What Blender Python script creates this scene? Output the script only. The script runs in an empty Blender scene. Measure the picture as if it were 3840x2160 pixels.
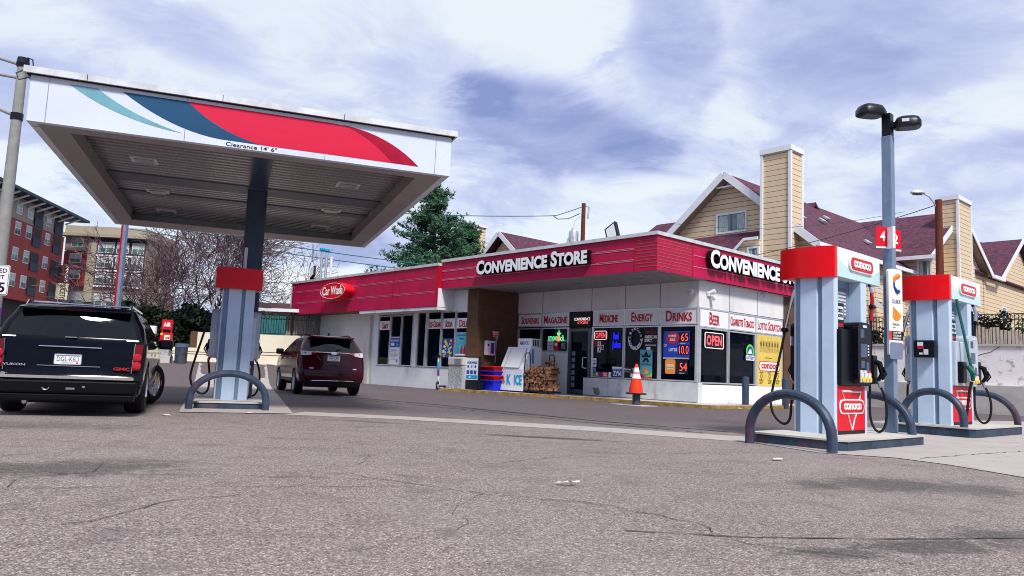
import bpy, bmesh, math, random
from mathutils import Matrix, Vector
random.seed(7)
scene = bpy.context.scene
COL = scene.collection
R = math.radians
PI = math.pi

# ------------------------------------------------------------------ materials
def _nt(name):
    m = bpy.data.materials.new(name); m.use_nodes = True
    nt = m.node_tree
    b = nt.nodes['Principled BSDF']
    return m, nt, b
def N(nt, t, **kw):
    n = nt.nodes.new(t)
    for k, v in kw.items(): setattr(n, k, v)
    return n
def math_n(nt, op, a, b=None, c=None, clamp=False):
    n = N(nt, 'ShaderNodeMath', operation=op, use_clamp=clamp)
    for i, x in enumerate((a, b, c)):
        if x is None: continue
        if isinstance(x, (int, float)): n.inputs[i].default_value = x
        else: nt.links.new(x, n.inputs[i])
    return n.outputs[0]
def mixc(nt, fac, a, b, mode='MIX'):
    n = N(nt, 'ShaderNodeMix', data_type='RGBA', blend_type=mode)
    for s, x in ((n.inputs[0], fac), (n.inputs[6], a), (n.inputs[7], b)):
        if isinstance(x, (int, float)): s.default_value = x
        elif isinstance(x, (tuple, list)): s.default_value = (*x[:3], 1)
        else: nt.links.new(x, s)
    return n.outputs[2]
def objco(nt):
    return N(nt, 'ShaderNodeTexCoord').outputs['Object']
def noise(nt, co, scale, detail=4, rough=.55, stretch=None):
    n = N(nt, 'ShaderNodeTexNoise'); n.inputs['Scale'].default_value = scale
    n.inputs['Detail'].default_value = detail; n.inputs['Roughness'].default_value = rough
    if stretch:
        mp = N(nt, 'ShaderNodeMapping'); mp.inputs['Scale'].default_value = stretch
        nt.links.new(co, mp.inputs[0]); co = mp.outputs[0]
    nt.links.new(co, n.inputs['Vector']); return n.outputs['Fac']
def smooth(nt, x, lo, hi):
    n = N(nt, 'ShaderNodeMapRange', interpolation_type='SMOOTHSTEP')
    nt.links.new(x, n.inputs[0]); n.inputs[1].default_value = lo; n.inputs[2].default_value = hi
    return n.outputs[0]
def bump(nt, b, h, strength=.3, dist=.02):
    n = N(nt, 'ShaderNodeBump'); n.inputs['Strength'].default_value = strength
    n.inputs['Distance'].default_value = dist
    nt.links.new(h, n.inputs['Height']); nt.links.new(n.outputs[0], b.inputs['Normal'])
MATS = {}
def mat(name, col, rough=.5, metal=0., var=.12, scale=3., coat=0., bmp=0., bscale=40., spec=None, stretch=None, dirt=None, dirtamt=.0):
    """painted / plain surface with soft mottling and optional stains"""
    m, nt, b = _nt(name)
    co = objco(nt)
    if spec is None: spec = .28
    f = noise(nt, co, scale, 5, .6, stretch)
    dark = tuple(c * (1 - var) for c in col); lite = tuple(min(1, c * (1 + var)) for c in col)
    c = mixc(nt, smooth(nt, f, .3, .7), dark, lite)
    if dirt:
        f2 = noise(nt, co, scale * .6, 8, .68, (1, 1, .35))
        c = mixc(nt, math_n(nt, 'MULTIPLY', smooth(nt, f2, .52, .72), dirtamt), c, dirt)
    nt.links.new(c, b.inputs['Base Color'])
    rr = math_n(nt, 'ADD', math_n(nt, 'MULTIPLY', f, .2), rough - .1, clamp=True)
    nt.links.new(rr, b.inputs['Roughness'])
    b.inputs['Metallic'].default_value = metal
    b.inputs['Coat Weight'].default_value = coat; b.inputs['Coat Roughness'].default_value = .04
    if spec is not None: b.inputs['Specular IOR Level'].default_value = spec
    if bmp: bump(nt, b, noise(nt, co, bscale, 4), bmp, .01)
    MATS[name] = m
    return m
def emit(name, col, s):
    m, nt, b = _nt(name)
    b.inputs['Base Color'].default_value = (*col, 1)
    b.inputs['Emission Color'].default_value = (*col, 1); b.inputs['Emission Strength'].default_value = s
    MATS[name] = m; return m

mat('white_paint', (.68, .69, .70), .55, dirt=(.34, .31, .27), dirtamt=.65, var=.05, scale=1.5, bmp=.06)
mat('white_clean', (.80, .81, .82), .45, var=.03)
mat('upper_panel', (.70, .70, .70), .6, var=.05, scale=1.2, dirt=(.38, .36, .34), dirtamt=.3)
mat('grimy_white', (.60, .61, .62), .65, dirt=(.20, .18, .15), dirtamt=.8, var=.08, scale=2.2, bmp=.15)
mat('garage_wall', (.60, .59, .55), .75, dirt=(.33, .31, .27), dirtamt=.5, var=.07, scale=1.2, bmp=.2)
mat('beige_wall', (.66, .60, .47), .8, dirt=(.36, .31, .22), dirtamt=.5, var=.06, scale=.8, bmp=.15)
mat('red_fascia', (.42, .003, .055), .55, var=.14, scale=1.1, dirt=(.30, .012, .06), dirtamt=.7)
mat('red_return', (.38, .003, .012), .45, var=.1)
mat('fascia_line', (.50, .20, .27), .5)
mat('gold_line', (.34, .09, .06), .4)
mat('dark_gap', (.01, .01, .012), .8)
mat('letter_side', (.004, .004, .005), .35)
mat('letter_red', (.42, .012, .02), .5)
mat('sign_grey', (.76, .76, .77), .4, var=.03)
mat('sign_red', (.62, .003, .012), .45, var=.05)
mat('aluminium', (.60, .62, .64), .32, .55, var=.08)
mat('dark_frame', (.10, .12, .14), .35, .5)
mat('brown_wall', (.10, .050, .027), .75, var=.15, scale=3, bmp=.3)
mat('soffit', (.26, .255, .265), .7, var=.06)
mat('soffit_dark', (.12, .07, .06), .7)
mat('roof_cap', (.62, .64, .65), .35, .3)
mat('tar_roof', (.10, .10, .10), .9)
mat('pump_blue', (.48, .60, .75), .38, var=.06, scale=2, spec=.45, dirt=(.30, .37, .46), dirtamt=.5)
mat('pump_deep', (.17, .26, .38), .42, var=.06)
mat('pump_dark', (.085, .12, .17), .5)
mat('pump_red', (.68, .002, .006), .25, var=.06, coat=.12, spec=.2)
mat('val_white', (.78, .86, .88), .3, var=.03)
mat('val_teal', (.50, .68, .70), .3, var=.03)
mat('black_plastic', (.003, .0035, .008), .38, var=.3, scale=20, spec=.2)
mat('grey_plastic', (.42, .48, .55), .45)
mat('rubber', (.008, .008, .009), .62, var=.3, bmp=.1)
mat('rubber_green', (.01, .11, .085), .5)
mat('paper', (.62, .64, .66), .7, var=.1)
mat('paper_print', (.16, .18, .24), .7, var=.2)
mat('yellow', (.75, .56, .05), .5)
mat('screen', (.05, .08, .14), .12)
mat('navy_steel', (.035, .055, .095), .38, var=.2, scale=6, dirt=(.22, .02, .03), dirtamt=.6)
mat('hoop_paint', (.032, .052, .088), .42, var=.3, scale=5, dirt=(.18, .010, .02), dirtamt=.55, bmp=.1)
mat('kerb_navy', (.028, .05, .08), .6, var=.35, scale=4, dirt=(.16, .06, .04), dirtamt=.7, bmp=.3)
mat('pole_blue', (.15, .21, .31), .42, var=.10, scale=3)
mat('column_navy', (.035, .055, .09), .35, var=.15)
mat('lamp_black', (.006, .007, .012), .35)
mat('canopy_white', (.60, .66, .74), .4, var=.04, scale=1, dirt=(.40, .43, .48), dirtamt=.35)
mat('gfx_teal', (.15, .36, .43), .45)
mat('gfx_navy', (.003, .065, .16), .5, var=.15, scale=.9, stretch=(.15, 1, 1.8))
mat('gfx_red', (.62, .002, .045), .5, var=.08, scale=.9, stretch=(.12, 1, 1.8))
mat('gfx_deepred', (.36, .003, .03), .30)
mat('canopy_under', (.19, .18, .19), .26, .5, var=.12, scale=1.2)
mat('canopy_border', (.30, .26, .26), .45, .1, var=.1, scale=1.5)
mat('beam_grey', (.10, .105, .13), .45, .1)
mat('lens', (.24, .24, .24), .2)
mat('chrome', (.75, .76, .78), .08, 1., var=.02)
mat('steel', (.45, .47, .5), .3, .9)
mat('suv_paint', (.002, .0025, .006), .10, var=.1, coat=.0, spec=.22)
mat('suv_trim', (.002, .002, .003), .45, spec=.15)
mat('maroon_paint', (.040, .0006, .004), .12, .0, var=.12, coat=.0, spec=.38)
mat('car_glass', (.001, .002, .004), .03, spec=.42, var=.01)
mat('tail_red', (.42, .006, .010), .15, coat=.8)
mat('tail_dark', (.14, .003, .006), .15, spec=.4)
mat('tail_clear', (.55, .56, .62), .12, coat=.8)
mat('glass', (.002, .004, .010), .03, spec=.09, var=.15, scale=1.5)
mat('glass_teal', (.09, .17, .18), .06, spec=.8, var=.5, scale=1.0)
mat('curtain', (.42, .48, .47), .7, var=.4, scale=9, stretch=(6, 6, .3))
mat('orange', (.85, .045, .012), .42, var=.08)
mat('cone_white', (.80, .80, .80), .5)
mat('blue_plastic', (.006, .02, .55), .35, var=.12)
mat('red_plastic', (.55, .008, .012), .35, var=.12)
mat('ice_white', (.78, .80, .83), .3, var=.03)
mat('ice_blue', (.01, .34, .62), .4)
mat('wood_cut', (.33, .155, .085), .85, var=.55, scale=9, bmp=.3)
mat('wood_bark', (.09, .045, .03), .9, var=.35, scale=14, bmp=.4)
mat('aggregate', (.34, .35, .36), .8, var=.55, scale=26, bmp=.6, bscale=60)
mat('pole_grey', (.26, .26, .245), .7, var=.1, scale=5)
mat('pole_wood', (.125, .03, .018), .85, var=.3, scale=4, stretch=(6, 6, .3), bmp=.3)
mat('galv', (.50, .55, .60), .4, .6)
mat('wire', (.05, .07, .08), .6)
mat('wire_green', (.03, .16, .16), .6)
mat('trim_white', (.74, .76, .80), .45, var=.03)
mat('hotel_soffit', (.30, .24, .18), .7)
mat('fence_black', (.006, .006, .007), .45)
mat('sash_white', (.75, .78, .82), .4)
mat('apt_tan', (.33, .29, .235), .8, var=.08)
mat('apt_dark', (.035, .035, .045), .7)
mat('apt_navy', (.03, .05, .085), .6)
mat('stone_wood', (.42, .35, .24), .8, var=.2, scale=3, stretch=(.4, .4, 5))
mat('corrug', (.60, .50, .42), .6)
mat('roof_brown', (.07, .025, .03), .8, var=.2)
mat('concrete_light', (.46, .44, .41), .85, var=.12, scale=2, bmp=.2)
mat('kerb_yellow', (.30, .19, .055), .85, var=.35, scale=5, dirt=(.12, .07, .035), dirtamt=.9, bmp=.4)
mat('bark', (.030, .018, .020), .9, var=.3, scale=8, bmp=.3)
mat('bark_lit', (.09, .055, .05), .9, var=.3, scale=8)
mat('poster_blue', (.02, .06, .30), .35, var=.15)
mat('poster_teal', (.10, .40, .50), .4, var=.2)
mat('poster_yellow', (.68, .50, .10), .5, var=.12, scale=2)
mat('poster_can', (.50, .36, .09), .4, var=.3, scale=8)
mat('poster_print', (.12, .085, .02), .6)
mat('logo_white', (.80, .80, .80), .4)
mat('logo_red', (.55, .006, .015), .4)
mat('ink', (.01, .01, .012), .5)
mat('silver', (.50, .53, .58), .12, .9)
mat('citrus', (.80, .22, .02), .5, var=.2)
mat('lime', (.35, .55, .05), .5)
mat('green_sign', (.10, .65, .05), .4)
mat('brown_sign', (.07, .022, .018), .5)
mat('cream', (.66, .62, .44), .5)
mat('purple', (.18, .02, .25), .5)
mat('litter', (.72, .66, .58), .8, var=.15, scale=20)
mat('mud', (.20, .20, .19), .9, var=.3, scale=10)
emit('neon_red', (1., .09, .12), .9)
emit('neon_white', (1., .72, .70), .7)
emit('neon_blue', (.01, .01, 1.), 1.2)
emit('neon_green', (.15, .95, .35), .8)
emit('neon_orange', (1., .30, .08), .8)
emit('led_red', (1., .10, .10), .9)
emit('lotto_blue', (.008, .03, .32), .2)
emit('lotto_red', (.30, .01, .04), .2)
emit('lotto_orange', (.60, .22, .03), .25)

def siding(name, col, pitch, line=.35, bm=.5):
    m, nt, b = _nt(name)
    co = objco(nt)
    sx = N(nt, 'ShaderNodeSeparateXYZ'); nt.links.new(co, sx.inputs[0])
    fr = math_n(nt, 'FRACT', math_n(nt, 'DIVIDE', sx.outputs[2], pitch))
    ln = math_n(nt, 'LESS_THAN', fr, .12)
    f = noise(nt, co, 1.3, 5)
    base = mixc(nt, f, tuple(c * .88 for c in col), tuple(c * 1.1 for c in col))
    c = mixc(nt, math_n(nt, 'MULTIPLY', ln, line), base, tuple(c * .12 for c in col))
    nt.links.new(c, b.inputs['Base Color']); b.inputs['Roughness'].default_value = .6
    bump(nt, b, fr, bm, .03)
    MATS[name] = m
siding('siding', (.74, .575, .37), .31, .85)
siding('brick_red', (.30, .026, .028), .12, .22, .3)
siding('louvre', (.36, .004, .045), .1, .3)
siding('apt_siding', (.38, .33, .25), .3, .5)

def shingle():
    m, nt, b = _nt('shingle')
    tc = N(nt, 'ShaderNodeTexCoord')
    br = N(nt, 'ShaderNodeTexBrick'); br.inputs['Scale'].default_value = 1.0
    br.inputs['Color1'].default_value = (.100, .020, .052, 1); br.inputs['Color2'].default_value = (.052, .010, .030, 1)
    br.inputs['Mortar'].default_value = (.020, .005, .012, 1)
    br.inputs['Mortar Size'].default_value = .02; br.inputs['Brick Width'].default_value = .55; br.inputs['Row Height'].default_value = .26
    mp = N(nt, 'ShaderNodeMapping')
    sx = N(nt, 'ShaderNodeSeparateXYZ'); nt.links.new(tc.outputs['Object'], sx.inputs[0])
    cb = N(nt, 'ShaderNodeCombineXYZ')
    nt.links.new(math_n(nt, 'ADD', sx.outputs[0], sx.outputs[1]), cb.inputs[0])
    nt.links.new(math_n(nt, 'MULTIPLY', sx.outputs[2], 1.6), cb.inputs[1])
    nt.links.new(cb.outputs[0], br.inputs['Vector'])
    f = noise(nt, tc.outputs['Object'], 2.6, 8, .75, (1, 1, 2.2))
    c = mixc(nt, .55, br.outputs['Color'], mixc(nt, smooth(nt, f, .40, .60), (.026, .006, .019), (.16, .036, .078)), 'MIX')
    nt.links.new(c, b.inputs['Base Color']); b.inputs['Roughness'].default_value = .85
    bump(nt, b, br.outputs['Fac'], .5, .03)
    MATS['shingle'] = m
shingle()

def stain_wall():
    m, nt, b = _nt('peeling_wall')
    co = objco(nt)
    f = noise(nt, co, 2.2, 10, .72); f2 = noise(nt, co, .5, 3)
    c = mixc(nt, smooth(nt, f, .53, .64), (.84, .80, .79), (.40, .37, .33))
    c = mixc(nt, smooth(nt, f2, .5, .75), c, (.74, .71, .66))
    nt.links.new(c, b.inputs['Base Color']); b.inputs['Roughness'].default_value = .85
    bump(nt, b, f, .4, .03)
    MATS['peeling_wall'] = m
stain_wall()

def leafmat(name, a, c2, tr=.15):
    m, nt, b = _nt(name)
    g = N(nt, 'ShaderNodeNewGeometry')
    c = mixc(nt, g.outputs['Random Per Island'], a, c2)
    nt.links.new(c, b.inputs['Base Color']); b.inputs['Roughness'].default_value = .6
    b.inputs['Specular IOR Level'].default_value = .2
    MATS[name] = m
leafmat('pine_leaf', (.016, .060, .040), (.075, .165, .085))
leafmat('hedge_leaf', (.003, .007, .004), (.010, .020, .009))
leafmat('shrub_leaf', (.03, .075, .02), (.17, .26, .08))
leafmat('twig', (.026, .014, .024), (.15, .088, .098))

# ground: worn chip-seal asphalt with oil stains
def asphalt():
    m, nt, b = _nt('asphalt')
    co = objco(nt)
    sp = N(nt, 'ShaderNodeTexVoronoi'); sp.inputs['Scale'].default_value = 115
    nt.links.new(co, sp.inputs['Vector'])
    sepc = N(nt, 'ShaderNodeSeparateColor'); nt.links.new(sp.outputs['Color'], sepc.inputs[0])
    grain = sepc.outputs[0]
    grain2 = noise(nt, co, 26, 5, .72); patch = noise(nt, co, .16, 3, .5)
    big = noise(nt, co, .35, 6, .6); mid = noise(nt, co, 2.0, 6, .65)
    c = mixc(nt, grain, (.062, .046, .044), (.39, .318, .300))
    c = mixc(nt, smooth(nt, patch, .42, .60), c, mixc(nt, 1., c, (.94, .96, .90), 'MULTIPLY'))
    c = mixc(nt, math_n(nt, 'MULTIPLY', smooth(nt, grain, .9, .95), .85), c, (.56, .49, .47))
    c = mixc(nt, math_n(nt, 'MULTIPLY', smooth(nt, grain2, .50, .34), .75), c, (.055, .042, .045))
    c = mixc(nt, math_n(nt, 'MULTIPLY', smooth(nt, big, .42, .68), .25), c, (.30, .26, .245))
    c = mixc(nt, math_n(nt, 'MULTIPLY', smooth(nt, mid, .50, .68), .42), c, (.10, .076, .084))
    # paving turns darker and more purple towards the shop
    sx = N(nt, 'ShaderNodeSeparateXYZ'); nt.links.new(co, sx.inputs[0])
    wob = math_n(nt, 'MULTIPLY', math_n(nt, 'SUBTRACT', big, .5), 4.)
    far = smooth(nt, math_n(nt, 'ADD', sx.outputs[1], wob), 12.5, 17.5)
    c = mixc(nt, math_n(nt, 'MULTIPLY', far, .72), c, (.072, .052, .060))
    # oil stains: x, y, rx, ry, angle, strength
    st = [(-3.7, 6.55, 1.2, .62, .5, .62), (-4.3, 6.1, .7, .5, .6, .62), (3.05, 7.45, .34, .42, 0, .62), (3.9, 7.7, 1.0, .62, .35, .66), (4.6, 7.6, .8, .6, .2, .55),
          (1.95, 4.52, .42, .20, .2, .62), (2.65, 4.82, .8, .24, .32, .66), (3.4, 5.25, .55, .32, .2, .62), (.6, 11.5, 1.3, .22, -.15, .8), (-2.6, 9.8, .6, .1, 0, .4),
          (-.9, 6.9, .16, .05, -.5, .5), (-2.4, 13.2, 1.1, .18, -.2, .6), (-6.5, 10.0, 2.2, .8, .3, .45), (2.6, 14.9, 1.2, .4, -.4, .6), (-.2, 18.3, 2.2, .45, -.72, .5), (6.5, 9.6, .5, .22, .3, .55), (1.2, 9.6, .35, .1, .3, .3), (-1.9, 8.2, .3, .07, .3, .35), (5.0, 6.6, .8, .25, .6, .35), (-1.6, 4.4, .5, .12, .2, .25)]
    wv = noise(nt, co, 5., 8, .78)
    total = None
    for (x, y, rx, ry, a, s) in st:
        mp = N(nt, 'ShaderNodeMapping', vector_type='TEXTURE')
        mp.inputs['Location'].default_value = (x, y, 0); mp.inputs['Rotation'].default_value = (0, 0, a); mp.inputs['Scale'].default_value = (rx, ry, 1)
        nt.links.new(co, mp.inputs[0])
        ln = N(nt, 'ShaderNodeVectorMath', operation='LENGTH'); nt.links.new(mp.outputs[0], ln.inputs[0])
        d = math_n(nt, 'ADD', ln.outputs['Value'], math_n(nt, 'MULTIPLY', math_n(nt, 'SUBTRACT', wv, .5), 2.6))
        k = math_n(nt, 'MULTIPLY', smooth(nt, d, 1.25, .35), s)
        total = k if total is None else math_n(nt, 'MAXIMUM', total, k)
    fringe = noise(nt, co, 38, 5, .75)
    total = math_n(nt, 'MULTIPLY', total, smooth(nt, math_n(nt, 'ADD', math_n(nt, 'MULTIPLY', total, .55), fringe), .44, .84))
    c = mixc(nt, total, c, (.030, .025, .028))
    nt.links.new(c, b.inputs['Base Color'])
    b.inputs['Roughness'].default_value = .82; b.inputs['Specular IOR Level'].default_value = .35
    hh = math_n(nt, 'ADD', math_n(nt, 'MULTIPLY', grain, .5), math_n(nt, 'MULTIPLY', grain2, .9))
    bump(nt, b, hh, .6, .010)
    MATS['asphalt'] = m
asphalt()
def concrete():
    m, nt, b = _nt('slab')
    co = objco(nt)
    f = noise(nt, co, .8, 8, .65); g = noise(nt, co, 45, 3, .7); s = noise(nt, co, 2.6, 8, .7)
    c = mixc(nt, f, (.33, .285, .265), (.50, .45, .42))
    c = mixc(nt, math_n(nt, 'MULTIPLY', g, .35), c, (.17, .14, .135))
    c = mixc(nt, math_n(nt, 'MULTIPLY', smooth(nt, s, .55, .72), .7), c, (.13, .10, .10))
    nt.links.new(c, b.inputs['Base Color']); b.inputs['Roughness'].default_value = .8
    bump(nt, b, g, .25, .008)
    MATS['slab'] = m
concrete()
mat('crack', (.045, .035, .038), .9, var=.3, scale=12)
mat('crack_faint', (.085, .068, .070), .9, var=.3, scale=12)

# ------------------------------------------------------------------ mesh helpers
class MB:
    def __init__(s): s.v = []; s.f = []; s.m = []; s.M = Matrix()
    def add(s, vs, fs, mi=0):
        o = len(s.v)
        s.v += [s.M @ Vector(p) for p in vs]
        s.f += [tuple(o + i for i in f) for f in fs]; s.m += [mi] * len(fs)
        return s
    def box(s, x0, x1, y0, y1, z0, z1, mi=0):
        v = [(x, y, z) for z in (z0, z1) for y in (y0, y1) for x in (x0, x1)]
        return s.add(v, [(0, 2, 3, 1), (4, 5, 7, 6), (0, 1, 5, 4), (2, 6, 7, 3), (0, 4, 6, 2), (1, 3, 7, 5)], mi)
    def bbox(s, x0, x1, y0, y1, z0, z1, bv=.02, mi=0):
        bm = bmesh.new(); bmesh.ops.create_cube(bm, size=1)
        for q in bm.verts: q.co = Vector(((x0 + x1) / 2 + q.co.x * (x1 - x0), (y0 + y1) / 2 + q.co.y * (y1 - y0), (z0 + z1) / 2 + q.co.z * (z1 - z0)))
        bmesh.ops.bevel(bm, geom=bm.edges[:], offset=bv, segments=2, affect='EDGES', profile=.6)
        bm.verts.index_update()
        s.add([q.co.copy() for q in bm.verts], [tuple(l.index for l in f.verts) for f in bm.faces], mi); bm.free(); return s
    def prism(s, poly, a0, a1, ax='y', mi=0):
        """extrude a 2-D polygon: ax 'y' -> poly is (x,z); 'z' -> (x,y); 'x' -> (y,z)"""
        def P(p, a): return {'y': (p[0], a, p[1]), 'z': (p[0], p[1], a), 'x': (a, p[0], p[1])}[ax]
        n = len(poly)
        v = [P(p, a0) for p in poly] + [P(p, a1) for p in poly]
        return s.add(v, [tuple(range(n)), tuple(range(2 * n - 1, n - 1, -1))] + [(i, i + n, (i + 1) % n + n, (i + 1) % n) for i in range(n)], mi)
    def quad(s, a, b, c, d, mi=0): return s.add([a, b, c, d], [(0, 1, 2, 3)], mi)
    def tube(s, pts, r, n=8, mi=0, closed=False):
        pts = [Vector(p) for p in pts]; k = len(pts); vs = []; fs = []
        prev = None
        for i, p in enumerate(pts):
            if closed: t = pts[(i + 1) % k] - pts[i - 1]
            else: t = pts[min(i + 1, k - 1)] - pts[max(i - 1, 0)]
            t.normalize()
            a = prev if prev is not None else (Vector((0, 0, 1)) if abs(t.z) < .9 else Vector((1, 0, 0)))
            u = (a - t * a.dot(t))
            if u.length < 1e-4: u = t.orthogonal()
            u.normalize(); w = t.cross(u); prev = u
            rr = r[i] if isinstance(r, (list, tuple)) else r
            vs += [p + (u * math.cos(2 * PI * j / n) + w * math.sin(2 * PI * j / n)) * rr for j in range(n)]
        for i in range(k if closed else k - 1):
            q = (i + 1) % k
            fs += [(i * n + j, i * n + (j + 1) % n, q * n + (j + 1) % n, q * n + j) for j in range(n)]
        if not closed: fs += [tuple(range(n - 1, -1, -1)), tuple((k - 1) * n + j for j in range(n))]
        return s.add(vs, fs, mi)
    def lathe(s, prof, n=16, c=(0, 0, 0), mi=0, sx=1, sy=1):
        vs = []; fs = []
        for r, z in prof: vs += [(c[0] + sx * r * math.cos(2 * PI * j / n), c[1] + sy * r * math.sin(2 * PI * j / n), c[2] + z) for j in range(n)]
        for i in range(len(prof) - 1): fs += [(i * n + j, i * n + (j + 1) % n, (i + 1) * n + (j + 1) % n, (i + 1) * n + j) for j in range(n)]
        fs += [tuple(range(n - 1, -1, -1)), tuple((len(prof) - 1) * n + j for j in range(n))]
        return s.add(vs, fs, mi)
    def disc(s, c, r, n=20, ax='y', t=.01, mi=0, rz=None):
        rz = rz or r
        poly = [(c[0] + r * math.cos(2 * PI * i / n), c[2] + rz * math.sin(2 * PI * i / n)) for i in range(n)]
        return s.prism(poly, c[1], c[1] + t, 'y', mi)
    def text(s, st, x0, x1, z0, z1, y=0., t=.004, mi=0, bold=0., small=None, outline=0.):
        """flat lettering in the XZ plane facing -Y, fitted to the rectangle"""
        vs, fs = text_geo(st, bold, small, outline)
        s.add([(x0 + a * (x1 - x0), y + (c - 1) * t, z0 + b * (z1 - z0)) for a, b, c in vs], fs, mi); return s
    def build(s, name, mats, parent=None, smooth=False, loc=None, rot=None, split=30):
        me = bpy.data.meshes.new(name)
        me.from_pydata([tuple(p) for p in s.v], [], s.f)
        if not isinstance(mats, (list, tuple)): mats = [mats]
        for mm in mats: me.materials.append(MATS[mm] if isinstance(mm, str) else mm)
        me.polygons.foreach_set('material_index', s.m)
        bm = bmesh.new(); bm.from_mesh(me)
        bmesh.ops.recalc_face_normals(bm, faces=bm.faces[:]) if not getattr(s, 'keepn', False) else None
        if smooth:
            for f in bm.faces: f.smooth = True
            for e in bm.edges:
                if len(e.link_faces) == 2 and e.calc_face_angle(0) > R(split): e.smooth = False
        bm.to_mesh(me); bm.free()
        o = bpy.data.objects.new(name, me); COL.objects.link(o)
        if parent: o.parent = parent
        if loc is not None: o.location = loc
        if rot is not None: o.rotation_euler = rot if isinstance(rot, (tuple, list)) else (0, 0, rot)
        return o
_T = {}
def text_geo(st, bold=0., small=None, outline=0.):
    k = (st, bold, small) if not outline else (st, bold, small, outline)
    if k in _T: return _T[k]
    cu = bpy.data.curves.new('t', 'FONT'); cu.body = st; cu.extrude = 0. if outline else .5; cu.offset = bold;
    if outline: cu.fill_mode = 'NONE'; cu.bevel_depth = outline; cu.bevel_resolution = 1
    cu.space_character = 1.15 if outline else 1.; cu.resolution_u = 3
    if small:
        cu.small_caps_scale = small
        for i, ch in enumerate(st):
            if ch.islower(): cu.body_format[i].use_small_caps = True
    o = bpy.data.objects.new('t', cu); COL.objects.link(o)
    dg = bpy.context.evaluated_depsgraph_get(); dg.update()
    me = bpy.data.meshes.new_from_object(o.evaluated_get(dg))
    vs = [v.co.copy() for v in me.vertices]; fs = [tuple(p.vertices) for p in me.polygons]
    bpy.data.objects.remove(o); bpy.data.curves.remove(cu); bpy.data.meshes.remove(me)
    x0 = min(v.x for v in vs); x1 = max(v.x for v in vs); y0 = min(v.y for v in vs); y1 = max(v.y for v in vs)
    # depth: 1 = front (towards -Y after mapping uses (c-1)*t) ; keep 0..1
    out = [((v.x - x0) / (x1 - x0), (v.y - y0) / (y1 - y0), .5 - v.z) for v in vs]
    _T[k] = (out, fs); _T[(k, 'w')] = (x0, x1, y0, y1)
    return _T[k]
def text_box(st, bold=0., small=None):
    text_geo(st, bold, small); return _T[((st, bold, small), 'w')]

def tag(o, label=None, cat=None, group=None, kind=None):
    if label: o['label'] = label
    if cat: o['category'] = cat
    if group: o['group'] = group
    if kind: o['kind'] = kind
    return o
def empty(name, loc, rz=0., label=None, cat=None, group=None):
    o = bpy.data.objects.new(name, None); COL.objects.link(o)
    o.empty_display_size = .2
    o.location = loc; o.rotation_euler = (0, 0, rz)
    return tag(o, label, cat, group)
def copy_tree(o, parent=None):
    c = o.copy(); COL.objects.link(c)
    if parent: c.parent = parent
    for ch in list(o.children): copy_tree(ch, c)
    return c
def rrect(x0, x1, z0, z1, r, n=5):
    p = []
    for cx, cz, a in ((x1 - r, z0 + r, -PI / 2), (x1 - r, z1 - r, 0), (x0 + r, z1 - r, PI / 2), (x0 + r, z0 + r, PI)):
        p += [(cx + r * math.cos(a + PI / 2 * i / n), cz + r * math.sin(a + PI / 2 * i / n)) for i in range(n + 1)]
    return p
def smst(x, a, b):
    t = min(1, max(0, (x - a) / (b - a))); return t * t * (3 - 2 * t)
def terrain(x, y):
    return .78 * smst(y, 25, 39) * smst(x, -8.5, -12.5) + 1.0 * smst(y, 62, 110)

# ------------------------------------------------------------------ camera, light, sky
cam = bpy.data.cameras.new('camera'); co = bpy.data.objects.new('camera', cam); COL.objects.link(co)
cam.sensor_width = 36; cam.lens = 26.447; cam.clip_end = 3000; cam.clip_start = .05
co.matrix_world = Matrix.Translation((0, 0, .975)) @ Matrix.Rotation(PI / 2 + .10982, 4, 'X') @ Matrix.Rotation(.04197, 4, 'Z')
scene.camera = co
SUN_EL, SUN_AZ = 50, 160
sun = bpy.data.lights.new('sun', 'SUN'); so = bpy.data.objects.new('sun', sun); COL.objects.link(so)
sun.energy = 3.7; sun.angle = R(12); sun.color = (1, .96, .90)
d = Vector((math.sin(R(SUN_AZ)) * math.cos(R(SUN_EL)), math.cos(R(SUN_AZ)) * math.cos(R(SUN_EL)), math.sin(R(SUN_EL))))
so.rotation_euler = d.to_track_quat('Z', 'Y').to_euler(); so.location = d * 50
w = bpy.data.worlds.new('World'); scene.world = w; w.use_nodes = True
nt = w.node_tree; bg = nt.nodes['Background']
sky = N(nt, 'ShaderNodeTexSky', sky_type='NISHITA'); sky.sun_disc = False
sky.sun_elevation = R(SUN_EL); sky.sun_rotation = R(SUN_AZ); sky.air_density = 1.2; sky.dust_density = .6
g = N(nt, 'ShaderNodeTexCoord').outputs['Generated']
sx = N(nt, 'ShaderNodeSeparateXYZ'); nt.links.new(g, sx.inputs[0])
# project the view direction onto a cloud layer overhead, so clouds flatten towards the horizon
zz = math_n(nt, 'ADD', math_n(nt, 'MAXIMUM', sx.outputs[2], 0.), .28)
cb = N(nt, 'ShaderNodeCombineXYZ')
nt.links.new(math_n(nt, 'DIVIDE', sx.outputs[0], zz), cb.inputs[0]); nt.links.new(math_n(nt, 'DIVIDE', sx.outputs[1], zz), cb.inputs[1])
n_warp = N(nt, 'ShaderNodeTexNoise'); n_warp.inputs['Scale'].default_value = 1.6; n_warp.inputs['Detail'].default_value = 3
nt.links.new(cb.outputs[0], n_warp.inputs['Vector'])
wv = N(nt, 'ShaderNodeVectorMath', operation='SCALE'); wv.inputs['Scale'].default_value = .5
nt.links.new(n_warp.outputs['Color'], wv.inputs[0])
wa = N(nt, 'ShaderNodeVectorMath', operation='ADD'); nt.links.new(cb.outputs[0], wa.inputs[0]); nt.links.new(wv.outputs[0], wa.inputs[1])
cv = wa.outputs[0]
SKYOFF = (3.4, 1.3, 0)
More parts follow.
